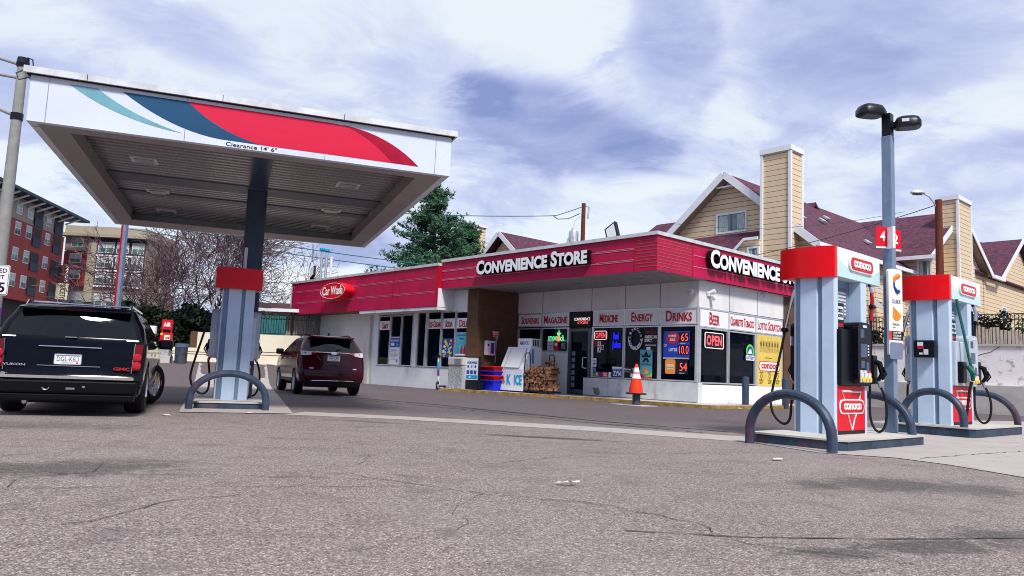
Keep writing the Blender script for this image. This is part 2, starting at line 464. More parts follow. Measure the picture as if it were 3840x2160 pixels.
mp = N(nt, 'ShaderNodeMapping'); mp.inputs['Location'].default_value = SKYOFF; mp.inputs['Rotation'].default_value = (0, 0, -.5); mp.inputs['Scale'].default_value = (1.0, 1.35, 1); nt.links.new(cv, mp.inputs[0]); cv = mp.outputs[0]
big = noise(nt, cv, .95, 6, .55); fine = noise(nt, cv, 2.9, 12, .66); fine2 = noise(nt, cv, 8.5, 10, .62)
az = math_n(nt, 'ARCTAN2', sx.outputs[0], sx.outputs[1]); el = math_n(nt, 'ARCSINE', sx.outputs[2])
shade = math_n(nt, 'ADD', math_n(nt, 'ADD', .40, math_n(nt, 'MULTIPLY', math_n(nt, 'SUBTRACT', fine2, .5), .75)), math_n(nt, 'ADD', math_n(nt, 'MULTIPLY', math_n(nt, 'SUBTRACT', big, .5), 1.7), math_n(nt, 'MULTIPLY', math_n(nt, 'SUBTRACT', fine, .5), 1.9)))
# unseen cloud bank, added low behind the camera to darken car and glass reflections
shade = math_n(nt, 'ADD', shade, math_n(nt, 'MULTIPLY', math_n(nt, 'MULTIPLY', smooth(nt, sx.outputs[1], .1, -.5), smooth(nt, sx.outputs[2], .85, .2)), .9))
# cloud banks by compass direction and height: azimuth, elevation, half widths (degrees), tilt, depth of shade
for (a_, e_, wa_, we_, tl_, k_) in ((3.2, 18.0, 9.5, 3.5, -.17, .80), (-3, 20.5, 3.5, 1.6, -.2, .4), (1, 19.8, 3, 1.0, 0, -.22), (9.5, 16.8, 3.5, 1.3, -.2, .4), (0, 21, 6, 2.6, -.3, .30), (11.5, 24.5, 3.4, 4.5, 0, .42), (27, 23, 11, 5, .1, .30), (1.5, 25.5, 6.5, 4.2, 0, -.42), (8, 14.3, 4.5, 1.1, 0, -.45), (32, 14.0, 7, 2.2, .2, .42), (-10, 23.5, 6, 3, -.4, .22), (-26, 22.5, 7, 2.2, -.3, .35),
                               (-33, 26.5, 4.5, 2.2, 0, -.6), (-26, 25.5, 3.5, 1.8, .3, -.5), (-12, 8.6, 4, 2.2, 0, .75), (-14.5, 6.2, 4.5, 1.3, 0, -.9), (-34, 11.5, 4, 2, .2, -.55), (3, 10.5, 7, 1.5, 0, -.4), (5, 6.8, 5, 1.5, 0, -.7), (-33, 16, 5, 3, 0, .32), (22, 13, 6, 1.6, 0, .12), (30, 18, 8, 1.8, 0, -.3), (17, 20, 3, 3, 0, -.3)):
    dx = math_n(nt, 'SUBTRACT', az, R(a_)); dy = math_n(nt, 'SUBTRACT', el, R(e_))
    u_ = math_n(nt, 'DIVIDE', math_n(nt, 'ADD', math_n(nt, 'MULTIPLY', dx, math.cos(tl_)), math_n(nt, 'MULTIPLY', dy, math.sin(tl_))), R(wa_))
    v_ = math_n(nt, 'DIVIDE', math_n(nt, 'SUBTRACT', math_n(nt, 'MULTIPLY', dy, math.cos(tl_)), math_n(nt, 'MULTIPLY', dx, math.sin(tl_))), R(we_))
    d2 = math_n(nt, 'ADD', math_n(nt, 'MULTIPLY', u_, u_), math_n(nt, 'MULTIPLY', v_, v_))
    rag = math_n(nt, 'ADD', d2, math_n(nt, 'MULTIPLY', math_n(nt, 'SUBTRACT', fine, .5), 5.5))
    shade = math_n(nt, 'ADD', shade, math_n(nt, 'MULTIPLY', smooth(nt, rag, 1.5, .1), k_))
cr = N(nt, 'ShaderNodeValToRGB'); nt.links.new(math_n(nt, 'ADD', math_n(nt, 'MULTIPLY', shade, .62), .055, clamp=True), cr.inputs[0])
el_ = cr.color_ramp.elements; SKC = .83
el_[0].position = 0.; el_[0].color = (.88 * SKC, .94 * SKC, 1.0 * SKC, 1)
el_[1].position = 1.; el_[1].color = (.25 * SKC, .32 * SKC, .62 * SKC, 1)
for p_, c_ in ((.20, (.80, .88, .99)), (.42, (.60, .66, .92)), (.70, (.40, .46, .76))):
    e_ = el_.new(p_); e_.color = (c_[0] * SKC, c_[1] * SKC, c_[2] * SKC, 1)
sc_ = N(nt, 'ShaderNodeVectorMath', operation='SCALE'); sc_.inputs['Scale'].default_value = 10.; nt.links.new(cr.outputs[0], sc_.inputs[0])
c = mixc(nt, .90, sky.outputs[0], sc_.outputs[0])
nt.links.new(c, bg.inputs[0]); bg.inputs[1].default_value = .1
vs = scene.view_settings
vs.view_transform = 'Standard'; vs.look = 'None'; vs.exposure = .30; vs.gamma = 1
# ------------------------------------------------------------------ ground
def ground():
    xs = sorted(set([-900, -500, -300, -200, -140, -100, -70, -50, -40, -30] + [x * 1.0 for x in range(-24, 1)] + [4, 10, 20, 40, 80, 160, 300, 900]))
    ys = sorted(set([-300, -80, -30, -10, 0, 6, 12, 18] + [x * 1.0 for x in range(22, 46)] + [50, 56, 62, 70, 80, 90, 100, 110, 150, 250, 500, 1500]))
    b = MB(); n = len(xs)
    vs = [(x, y, terrain(x, y)) for y in ys for x in xs]
    fs = [(j * n + i, j * n + i + 1, (j + 1) * n + i + 1, (j + 1) * n + i) for j in range(len(ys) - 1) for i in range(n - 1)]
    b.add(vs, fs); return tag(b.build('ground', 'asphalt', smooth=True), kind='structure')
ground()
def sheet(name, pts, m, z=.004, follow=False):
    b = MB()
    if follow:                       # strip given as two rows, subdivided to follow the rise
        (a, c) = pts; k = 14; vs = []
        for i in range(k + 1):
            t = i / k
            for row in (a, c):
                x = row[0][0] + (row[1][0] - row[0][0]) * t; y = row[0][1] + (row[1][1] - row[0][1]) * t
                vs.append((x, y, terrain(x, y) + z))
        b.add(vs, [(2 * i, 2 * i + 1, 2 * i + 3, 2 * i + 2) for i in range(k)])
    else: b.add([(x, y, z) for x, y in pts], [tuple(range(len(pts)))])
    return tag(b.build(name, m), kind='structure')
sheet('concrete_strip', [(-4.1, 14.05), (-2.0, 14.08), (.2, 13.56), (1.55, 13.13), (3.9, 12.22), (4.28, 13.36), (1.7, 14.2), (.2, 14.6), (-2.1, 14.95), (-4.0, 15.1)], 'slab')
sheet('concrete_apron', [(3.9, 12.2), (4.45, 10.85), (5.4, 10.55), (5.75, 9.9), (6.0, 8.7), (6.6, 6.4), (26, 14), (22, 27), (13, 24), (8.2, 19.2), (4.3, 13.36)], 'slab', .008)
sheet('concrete_drive', [[(-5.8, 13.5), (-18.2, 44.8)], [(-4.0, 14.3), (-13.0, 40.5)]], 'slab', .012, True)
sheet('concrete_crossing', [[(-24, 33.0), (-9.0, 40.5)], [(-27, 39.5), (-11.5, 46.5)]], 'concrete_light', .02, True)
def ribbon(name, pts, wd, m='crack', z=.006, jit=.03):
    b = MB(); rr = random.Random(len(pts) * 7 + int(wd * 1e4)); P = []
    for (a, c) in zip(pts[:-1], pts[1:]):
        k = max(2, int(math.dist(a, c) / .12))
        for i in range(k): P.append((a[0] + (c[0] - a[0]) * i / k + rr.uniform(-jit, jit), a[1] + (c[1] - a[1]) * i / k + rr.uniform(-jit, jit)))
    P.append(pts[-1]); vs = []
    for i, p in enumerate(P):
        q = P[min(i + 1, len(P) - 1)]; o = P[max(i - 1, 0)]
        t = Vector((q[0] - o[0], q[1] - o[1])); t.normalize(); h = wd * rr.uniform(.3, 1.) / 2
        vs += [(p[0] - t.y * h, p[1] + t.x * h, z), (p[0] + t.y * h, p[1] - t.x * h, z)]
    b.add(vs, [(2 * i, 2 * i + 1, 2 * i + 3, 2 * i + 2) for i in range(len(P) - 1)])
    return tag(b.build(name, m), kind='structure')
ribbon('pavement_crack', [(-1.5, 6.9), (-.16, 6.08), (.71, 5.85), (1.02, 5.56), (1.31, 5.23), (1.45, 4.64), (1.9, 4.5), (2.3, 4.3)], .015)
ribbon('pavement_crack', [(.77, 4.9), (1.46, 4.84), (2.38, 4.95), (3.47, 5.2), (4.2, 5.3)], .026, 'crack_faint', jit=.012)
ribbon('pavement_crack', [(-3.9, 5.35), (-3.54, 5.44), (-2.77, 5.74), (-2.03, 5.92), (-.8, 6.3)], .014)
ribbon('pavement_crack', [(-4.4, 10.2), (-2.32, 11.94), (-1.5, 12.6)], .02, 'crack_faint')
ribbon('pavement_crack', [(-.04, 8.1), (1.14, 9.56), (2.2, 9.9), (3.6, 10.6)], .016, 'crack_faint')
ribbon('pavement_crack', [(-2.5, 4.4), (-2.36, 4.68), (-2.26, 5.26), (-1.9, 5.6)], .012)
ribbon('pavement_crack', [(-5.2, 6.6), (-3.6, 6.2), (-2.2, 6.5), (-1.0, 6.6)], .012)
ribbon('pavement_crack', [(-1.0, 8.2), (.0, 8.0), (1.4, 8.2), (2.8, 7.9)], .012, 'crack_faint')
ribbon('pavement_crack', [(-6.0, 23.5), (-1.82, 20.2), (1.88, 16.1), (4.2, 14.4)], .16, 'crack', jit=.02)
ribbon('pavement_crack', [(-4.6, 21.6), (-1.2, 18.6), (1.7, 15.4), (3.6, 13.9)], .07, 'crack', jit=.03)
ribbon('pavement_crack', [(5.75, 10.6), (8.5, 12.6), (12.5, 14.6)], .03, z=.012)
ribbon('pavement_crack', [(6.4, 8.2), (9.5, 10.2), (13, 11.6)], .03, z=.012)

for k, pts in enumerate(([(-3.2, 4.6), (-2.7, 4.95), (-2.3, 5.0), (-1.6, 5.35), (-.9, 5.5)], [(-4.9, 7.2), (-4.1, 7.0), (-3.3, 7.25), (-2.4, 7.1), (-1.5, 7.4)], [(-5.6, 8.6), (-4.4, 8.3), (-3.1, 8.7), (-1.6, 8.5), (-.4, 9.0)], [(-.6, 4.3), (-.2, 4.8), (-.35, 5.4), (-.16, 6.08)], [(.5, 7.0), (1.0, 7.6), (1.6, 7.75), (2.2, 8.2)], [(-2.9, 9.5), (-2.2, 10.4), (-1.0, 10.8), (.3, 10.5), (1.8, 10.9)], [(-7.2, 8.2), (-6.1, 8.9), (-5.2, 9.0), (-4.4, 10.2)], [(-1.9, 5.6), (-1.5, 6.3), (-1.75, 6.9), (-1.4, 7.6), (-1.5, 8.4)], [(-3.54, 5.44), (-3.7, 5.9), (-3.4, 6.4), (-3.6, 6.9)])): ribbon('pavement_crack', pts, .007 + .003 * (k % 3), 'crack_faint', jit=.045)
# ------------------------------------------------------------------ the shop
SY = -.842
SO = Vector((6.7919, 27.1056, .115))
SM = Matrix.Translation(SO) @ Matrix.Rotation(SY, 4, 'Z')
def SP(u, v, z): return SM @ Vector((u, v, z))
store = empty('convenience_store', SO, SY, 'long low convenience store with magenta fascia, white walls and dark shop windows', 'shop')
b = MB()
# long front under the deep overhang, knee walls, upper wall
b.box(-9.7, 0, 0, .25, 3.46, 4.5); b.box(-9.7, -6.45, -.03, .25, 0, 1.74)
b.box(0 - .25, 0, .25, 6.06, 3.46, 4.5)
b.build('wall', 'upper_panel', store)
b = MB(); b.box(-5.5, .05, -.06, .2, 0, .72); kw = b.build('knee_wall', 'grimy_white', store)
b = MB(); b.prism([(-4.98, .30), (-4.90, .345), (-4.80, .32), (-4.70, .35), (-4.60, .26), (-4.58, .10), (-4.66, .04), (-4.82, .05), (-4.9, .14), (-4.93, .26)], -.064, -.06, 'y'); b.build('broken_patch', 'mud', kw)
b = MB(); b.box(-4.2, -4.19, -.063, -.06, .02, .70); b.box(-1.85, -1.84, -.063, -.06, .02, .70); b.box(-5.48, .0, -.066, -.06, .0, .03); b.build('joint_line', 'mud', kw)
b = MB(); b.box(-.2, .055, .201, 6.06, 0, .66); b.build('knee_wall', 'white_clean', store)
b = MB()
for u in (-8.1, -5.2, -3.42, -1.73): b.box(u - .012, u + .012, -.006, .0, 3.46, 4.45)
for v in (2.0, 4.0): b.box(0, .006, v - .012, v + .012, 3.46, 4.45)
b.build('wall_joint', 'dark_frame', store)
b = MB(); b.box(-.25, .02, 6.06, 12, 0, 4.5); b.build('pilaster', 'brown_wall', store)
b = MB(); b.box(-10.45, -9.7, -2.37, .2, 0, 4.48); b.build('pilaster', 'brown_wall', store)
b = MB(); b.box(-9.69, -9.45, -2.1, 0, .55, 1.2); b.build('ledge', 'brown_wall', store)
# wing
b = MB(); b.box(-18.45, -10.46, -2.2, -2.0, 3.74, 4.45); b.box(-18.45, -10.46, -2.2, -2.0, -.12, .86); b.box(-18.45, -17.98, -2.2, -2.0, .86, 3.74)
b.box(-18.45, -11.7, -3.12, -2.2, 3.47, 3.60); b.box(-11.75, -11.68, -3.12, -2.201, 3.60, 4.44); b.box(-17.98, -10.46, -2.19, -2.0, 3.45, 3.74)
b.box(-14.78, -14.5, -2.22, -2.0, .86, 3.6); b.build('wall', 'white_paint', store)
b = MB(); b.box(-26, -18.46, -2.15, -1.95, -.3, 3.9); b.box(-19.0, -18.7, -2.28, -2.15, -.2, 3.6); b.build('wall', 'garage_wall', store)
b = MB(); b.box(-25.3, -24.4, -2.5, -2.16, -.3, 3.6); b.build('pier', 'mud', store)
# mass behind and roof
b = MB(); b.box(-26.3, -.26, 1.2, 12, -.3, 5.3); b.build('back_wall', 'garage_wall', store)
b = MB(); b.box(-26.2, .25, -2.9, 12, 5.25, 5.42); b.build('roof', 'tar_roof', store)
b = MB(); b.box(-11.68, .3, -2.93, 0, 4.40, 4.46)
for k in range(1, 12): b.box(-11.68, .3, -2.93 + k * .245, -2.918 + k * .245, 4.397, 4.40, 1)
b.box(0, .3, 0, 8.2, 4.42, 4.46); b.build('soffit', ['soffit', 'dark_frame'], store)
b = MB()
for u, v in ((-1.55, -1.55), (-4.6, -1.5), (-7.6, -1.5)):
    b.lathe([(.17, 4.39), (.17, 4.405)], 16, (u, v, 0))
b.build('downlight', 'dark_frame', store)
b = MB(); b.box(-26.2, -11.7, -3.12, -2.2, 3.60, 3.66); b.build('soffit', 'soffit_dark', store)
# fascia
b = MB()
b.box(-11.7, .32, -2.95, -2.8, 4.42, 5.62); b.box(.18, .32, -2.8, 8.2, 4.42, 5.62)
for u0, u1 in ((-11.68, -9.2), (-2.4, -.62)):
    for z in (4.80, 5.20): b.box(u0, u1, -2.962, -2.95, z - .012, z + .012, 1); b.box(u0, u1, -2.962, -2.95, z + .035, z + .055, 1)
for z in (4.80, 5.20):
    b.box(-9.2, -2.4, -2.956, -2.95, z, z + .03, 1)
    b.box(.32, .332, -.9, -.15, z - .012, z + .012, 1); b.box(.32, .328, -.15, 8.1, z, z + .03, 1)
for k in range(9):
    z = 4.56 + k * .115
    b.box(-.6, .30, -2.958, -2.95, z, z + .02, 2); b.box(.32, .328, -2.9, -.92, z, z + .02, 2)
for u in (-.62,): b.box(u - .02, u + .02, -2.965, -2.95, 4.42, 5.62, 3)
b.box(.32, .335, -.92, -.88, 4.42, 5.62, 3)
b.build('fascia', ['red_fascia', 'fascia_line', 'gold_line', 'red_return'], store)
b = MB()
b.box(-26.3, -11.78, -3.15, -3.0, 3.62, 5.46); b.box(-11.78, -11.70, -3.155, -2.95, 3.60, 5.48, 2); b.box(-26.3, -26.2, -3.0, 2, 3.62, 5.46)
for z in (4.24, 4.90):
    for dz in (0, .06): b.box(-26.2, -11.95, -3.158, -3.15, z + dz, z + dz + .014, 1)
for u in (-22.5, -15.35): b.box(u - .03, u + .03, -3.17, -3.15, 3.62, 5.46, 2)
b.build('fascia', ['red_fascia', 'fascia_line', 'red_return'], store)
b = MB(); b.box(-26.4, -11.68, -3.2, -2.95, 5.46, 5.58); b.box(-11.68, .38, -3.02, -2.75, 5.62, 5.74); b.box(.15, .38, -2.75, 8.2, 5.62, 5.74)
b.box(-26.4, -26.28, -3.16, -3.0, 3.6, 5.46)
b.build('roof_edging', 'roof_cap', store)
# ---- windows: every bay is a part with its frame as a sub-part
def bay(face, a0, a1, z0, z1, glass='glass', fr=.05, off=0.):
    g = MB(); f = MB()
    if face == 'B':
        g.box(-.06, -.03, a0, a1, z0, z1)
        for q in (a0, a1): f.box(-.06, .03, q - fr, q + fr, z0, z1)
        f.box(-.06, .025, a0 + fr, a1 - fr, z0, z0 + fr); f.box(-.06, .025, a0 + fr, a1 - fr, z1 - fr, z1)
    else:
        g.box(a0, a1, off + .03, off + .06, z0, z1)
        for q in (a0, a1): f.box(q - fr, q + fr, off - .03, off + .06, z0, z1)
        f.box(a0 + fr, a1 - fr, off - .025, off + .06, z0, z0 + fr); f.box(a0 + fr, a1 - fr, off - .025, off + .06, z1 - fr, z1)
    o = g.build('window', glass, store); f.build('frame', 'aluminium', o); return o
for a0, a1, z0 in ((-9.62, -8.12, 1.76), (-8.10, -6.47, 1.76), (-5.08, -3.44, .74), (-3.42, -1.74, .74), (-1.70, -.08, .74)): bay('A', a0, a1, z0, 2.80)
for a0, a1 in ((.07, 1.90), (1.94, 3.84)): bay('B', a0, a1, .70, 2.72)
bay('B', 3.90, 5.90, .66, 2.74)
for a0, a1, z0, z1 in ((-17.93, -16.84, .88, 3.40), (-16.80, -15.84, .88, 3.40), (-15.80, -14.82, .88, 3.42), (-14.44, -13.74, .88, 3.58), (-13.62, -12.54, .88, 3.50), (-12.50, -11.46, .88, 3.47), (-11.42, -10.5, 1.42, 3.45)):
    bay('A', a0, a1, z0, z1, off=-2.2)
# band of category panels above the windows
def band(face, a0, a1, z0, z1, txt, w=.8, off=0., bold=.018, zr=(.16, .84)):
    p = MB(); q = MB(); c = (a0 + a1) / 2; hw = (a1 - a0) / 2 * w
    Mx = Matrix.Translation((0, off, 0)) if face == 'A' else Matrix.Rotation(PI / 2, 4, 'Z')
    p.M = Mx; q.M = Mx
    p.box(a0, a1, -.012, .06, z0, z1)
    for e0, e1, f0, f1 in ((a0 - .04, a1 + .04, z1, z1 + .05), (a0 - .04, a1 + .04, z0 - .05, z0), (a0 - .04, a0, z0, z1), (a1, a1 + .04, z0, z1)): p.box(e0, e1, -.03, .06, f0, f1, 1)
    o = p.build('sign_panel', ['sign_grey', 'aluminium'], store)
    q.text(txt, c - hw, c + hw, z0 + (z1 - z0) * zr[0], z0 + (z1 - z0) * zr[1], -.014, .01, 0, bold, .78)
    q.build('lettering', 'letter_red', o)
band('A', -9.60, -8.14, 2.90, 3.40, 'Souvenirs', .78); band('A', -8.06, -6.50, 2.90, 3.40, 'Magazine', .90)
band('A', -5.04, -3.46, 2.88, 3.42, 'Medicine', .62); band('A', -3.38, -1.76, 2.88, 3.42, 'Energy', .64); band('A', -1.66, -.06, 2.87, 3.40, 'Drinks', .72, zr=(.14, .9))
band('B', .06, 1.90, 2.78, 3.40, 'Beer', .36, zr=(.12, .86)); band('B', 1.98, 3.82, 2.80, 3.38, 'Cigarrette Tobacco', .92, zr=(.22, .80), bold=.01); band('B', 3.90, 5.92, 2.80, 3.38, 'Lotto Scratch', .88, zr=(.18, .8), bold=.01)
for a0, a1, tx, ww in ((-17.88, -16.88, 'Candy', .62), (-13.56, -12.58, 'Ice-Cream', .9), (-12.46, -11.5, 'Soda', .55), (-11.38, -10.5, 'Deli', .6)):
    p = MB(); p.box(a0, a1, -2.195, -2.17, 2.68, 3.14); o = p.build('sign_panel', 'sign_grey', store)
    q = MB(); c = (a0 + a1) / 2; h = (a1 - a0) / 2 * ww; q.text(tx, c - h, c + h, 2.74, 3.06, -2.196, .01, 0, .02, .78); q.build('lettering', 'letter_red', o)
# entrance
b = MB(); b.box(-6.40, -5.22, .04, .08, .06, 2.70); dr = b.build('door', 'glass', store)
b = MB(); b.box(-6.44, -6.30, -.03, .09, .03, 2.74); b.box(-5.32, -5.18, -.03, .09, .03, 2.74); b.box(-6.30, -5.32, -.025, .09, 2.62, 2.74); b.box(-6.30, -5.32, -.025, .09, .03, .22); b.build('frame', 'dark_frame', dr)
b = MB(); b.tube([(-5.42, .03, 1.1), (-5.42, -.07, 1.1), (-5.56, -.07, 1.12), (-5.56, -.07, 1.52), (-5.42, -.07, 1.54), (-5.42, .03, 1.54)], .02); b.build('handle', 'white_clean', dr)
b = MB()
for i, z in enumerate((.30, .56, .82, 1.08, 1.34, 1.60)): b.box(-6.27, -6.08, .03, .039, z, z + .19, 0)
b.build('sticker', 'paper_print', dr)
b = MB(); b.box(-6.36, -5.24, .03, .08, 2.86, 3.42); tr = b.build('transom', 'glass', store)
b = MB(); b.text('CONVENIENCE', -6.2, -5.3, 3.08, 3.2, .03, .01); b.text('STORE', -6.0, -5.4, 2.94, 3.04, .03, .01, 1); b.build('lettering', ['neon_white', 'led_red'], tr)
# kerbed walk round the shop
b = MB()
pl = [(-10.75, -3.5), (-7.7, -2.85), (-5.2, -2.15), (-2.5, -1.62), (1.05, -1.32), (1.35, -1.0), (1.5, 8.2), (-.1, 8.2), (-.1, -.07), (-5.5, -.07), (-9.69, -.07), (-9.69, -2.38), (-10.75, -2.38)]
b.prism([(p[0], p[1]) for p in pl], -.115, -.002, 'z')
o = b.build('sidewalk', 'concrete_light', loc=SO, rot=SY); tag(o, kind='structure')
b = MB(); e = pl[:7]
for (p, q) in zip(e[:-1], e[1:]):
    t = Vector((q[0] - p[0], q[1] - p[1])); t.normalize(); nrm = Vector((t.y, -t.x)) * .012
    b.prism([(p[0], p[1]), (p[0] + nrm.x, p[1] + nrm.y), (q[0] + nrm.x, q[1] + nrm.y), (q[0], q[1])], -.113, .002, 'z')
tag(b.build('painted_kerb', 'kerb_yellow', loc=SO, rot=SY), kind='structure')

# ---- big channel letters
def channel_sign(st, face, a0, a1, z0, z1, y, depth, label, name='channel_letter_sign'):
    rz = SY if face == 'A' else SY + PI / 2
    base = SP(a0, y, z0) if face == 'A' else SP(-y, a0, z0)
    root = empty(name, base, rz, label, 'sign', 'raised shop name letters on the fascia')
    small = .82; X0, X1, Y0, Y1 = text_box(st, .042, small); W = a1 - a0; H = z1 - z0
    for i, ch in enumerate(st):
        if ch == ' ': continue
        pre = text_box(st[:i + 1], .042, small); own = text_box(ch, .042, small)
        xr = (pre[1] - X0) / (X1 - X0) * W; wd = (own[1] - own[0]) / (X1 - X0) * W
        zb = (own[2] - Y0) / (Y1 - Y0) * H; zt = (own[3] - Y0) / (Y1 - Y0) * H
        vs, fs = text_geo(ch, .042, small); m = MB()
        P = [(xr - wd + a * wd, (c - 1) * depth, zb + bb * (zt - zb)) for a, bb, c in vs]
        for f in fs:
            front = all(vs[k][2] < .01 for k in f)
            m.add([P[k] for k in f], [tuple(range(len(f)))], 0 if front else 1)
        m.keepn = False
        m.build('letter', ['white_clean', 'letter_side'], root)
    return root
channel_sign('Convenience Store', 'A', -8.95, -2.62, 4.84, 5.44, -2.95, .24, 'white Convenience Store letters on the long fascia above the shop door')
channel_sign('Convenience Store', 'B', -.14, 7.1, 4.84, 5.52, -.32, .24, 'white Convenience Store letters on the end fascia, half hidden by the pump')
b = MB(); rt = empty('oval_sign', SP(-20.4, -3.15, 4.70), SY, 'red oval Car Wash sign box standing out from the left fascia', 'sign')
pr = [(1.38 * math.cos(2 * PI * i / 40), .46 * math.sin(2 * PI * i / 40)) for i in range(40)]
b.prism(pr, -.55, 0, 'y'); b.build('sign_box', 'sign_red', rt, True)
b = MB(); b.tube([(1.30 * math.cos(2 * PI * i / 40), -.555, .41 * math.sin(2 * PI * i / 40)) for i in range(40)], .009, 6, closed=True); b.build('rim', 'logo_white', rt)
b = MB(); b.text('Car Wash', -1.08, 1.08, -.22, .25, -.555, .01, 0, .02); b.build('lettering', 'logo_white', rt)

# ---- signs, posters and neon in the windows
def poster(name, label, cat, face, a0, a1, z0, z1, mats, draw=None, y=-.045, off=0., group=None, t=.012, r=0.):
    """one flat sign: local x right, z up, faces -Y; material 0 is its sheet"""
    b = MB(); W = a1 - a0; H = z1 - z0
    if mats[0]: b.prism(rrect(0, W, 0, H, r) if r else [(0, 0), (W, 0), (W, H), (0, H)], -t, 0, 'y', 0)
    if draw: draw(b, W, H, -t - .002)
    pos = SP(a0, off + y + .03, z0) if face == 'A' else SP(-(y + .03) - .0, a0, z0)
    o = b.build(name, mats if mats[0] else mats[1:], None, loc=pos, rot=SY if face == 'A' else SY + PI / 2)
    if not mats[0]: pass
    return tag(o, label, cat, group)
def tubetext(b, st, x0, x1, z0, z1, y, mi): b.text(st, x0, x1, z0, z1, y, .012, mi, .0, None, .034)
def frame_tube(b, x0, x1, z0, z1, y, r, mi): b.tube([(x, y, z) for x, z in rrect(x0, x1, z0, z1, .07)], r, 6, mi, True)
def d_open(b, W, H, y):
    tubetext(b, 'OPEN', W * .09, W * .91, H * .17, H * .83, y, 1); frame_tube(b, 0, W, 0, H, y, .013, 2)
poster('neon_sign', 'smaller red neon OPEN sign beside the shop door', 'neon sign', 'A', -4.98, -4.32, 2.28, 2.62, ['ink', 'neon_red', 'neon_white'], d_open)
poster('neon_sign', 'larger red neon OPEN sign in the end window under Beer', 'neon sign', 'B', .36, 1.56, 2.0, 2.56, ['ink', 'neon_red', 'neon_white'], d_open)
def d_blue(b, W, H, y):
    b.text('fuel', W * .1, W * .75, H * .58, H * .98, y, .012, 1, .0, None, .04); b.text('Juice', 0, W, 0, H * .5, y, .012, 1, .0, None, .04)
poster('neon_sign', 'blue neon script hanging in the window under Medicine', 'neon sign', 'A', -4.02, -3.58, 1.86, 2.58, [None, 'neon_blue', 'neon_blue'], d_blue)
def d_smo(b, W, H, y):
    b.text('smoo', 0, W * .58, H * .08, H * .42, y, .01, 0); b.text('di', W * .78, W, H * .05, H * .5, y, .01, 0)
    b.disc((W * .68, y - .01, H * .25), .10, 14, t=.01, mi=1, rz=.14); b.prism([(W * .6, H * .5), (W * .56, H * .75), (W * .66, H * .65), (W * .68, H * .98), (W * .74, H * .65), (W * .84, H * .72), (W * .76, H * .5)], y - .01, y, 'y', 0)
poster('neon_sign', 'green and orange lit fruit juice sign under Magazine', 'neon sign', 'A', -7.66, -6.72, 2.20, 2.74, [None, 'neon_green', 'neon_orange'], d_smo)
def d_claw(b, W, H, y):
    b.tube([(W / 2 + W * .5 * math.cos(2 * PI * i / 36), y, H / 2 + H * .5 * math.sin(2 * PI * i / 36)) for i in range(18, 37)], .014, 6, 1)
    b.tube([(W / 2 + W * .34 * math.cos(2 * PI * i / 36), y, H / 2 + H * .34 * math.sin(2 * PI * i / 36)) for i in range(36)], .008, 6, 2, True)
    for st, a0, a1, rr in (('WHITECLAW', 200, -10, .42), ('HARDSELTZER', 215, 325, .42)):
        for i, ch in enumerate(st):
            a = R(a0 + (a1 - a0) * i / (len(st) - 1)); cx = W / 2 + W * rr * math.cos(a); cz = H / 2 + H * rr * math.sin(a); s = .045
            b.text(ch, cx - s, cx + s, cz - s, cz + s, y, .008, 1, .02)
poster('round_sign', 'round black and white hard seltzer sign in the Energy window', 'sign', 'A', -3.20, -2.52, 1.88, 2.76, [None, 'ink', 'logo_white', 'poster_blue'], d_claw)
def d_atm(b, W, H, y):
    b.text('TOBACCO 21', W * .05, W * .95, H * .74, H * .84, y, .004, 1); b.text('AMERICAN', W * .04, W * .96, H * .54, H * .68, y, .004, 2, .02); b.text('SPIRIT', W * .04, W * .6, H * .40, H * .52, y, .004, 2, .02)
    b.box(W * .1, W * .9, y, y + .002, H * .26, H * .29, 2); b.box(W * .2, W * .5, y, y + .002, H * .08, H * .2, 2)
poster('window_notice', 'dark notice with white print above the crown poster', 'notice', 'A', -2.44, -1.80, 1.80, 2.74, ['ink', 'letter_red', 'logo_white'], d_atm)
def d_crown(b, W, H, y):
    c = W / 2
    b.prism([(W * .16, H * .74), (W * .10, H * .88), (W * .30, H * .80), (c, H * .97), (W * .70, H * .80), (W * .90, H * .88), (W * .84, H * .74)], y - .001, y, 'y', 1)
    b.prism([(W * .2, H * .58), (W * .38, H * .72), (W * .62, H * .72), (W * .8, H * .58), (W * .62, H * .58), (W * .5, H * .66), (W * .38, H * .58)], y - .001, y, 'y', 1)
    b.text('TEA BOOM', W * .06, W * .94, H * .47, H * .53, y, .003, 1); b.text('HARD', W * .3, W * .7, H * .545, H * .57, y, .003, 2)
    b.prism([(0, 0), (W, 0), (W, H * .22), (c, H * .06), (0, H * .22)], y - .001, y, 'y', 2); b.prism([(c, H * .061), (W, H * .221), (W, H * .1)], y - .002, y - .001, 'y', 5)
    b.disc((c, y - .004, H * .26), W * .26, 18, t=.002, mi=3, rz=H * .105); b.disc((c + .04, y - .006, H * .24), W * .17, 18, t=.002, mi=4, rz=H * .07); b.text('ICED TEA', W * .1, W * .9, H * .02, H * .05, y - .002, .003, 6)
poster('tall_poster', 'tall pale blue drinks poster with black crown and fruit slice', 'poster', 'A', -2.60, -2.02, .76, 1.88, ['poster_teal', 'ink', 'letter_red', 'citrus', 'poster_yellow', 'lime', 'logo_white'], d_crown, y=-.06)
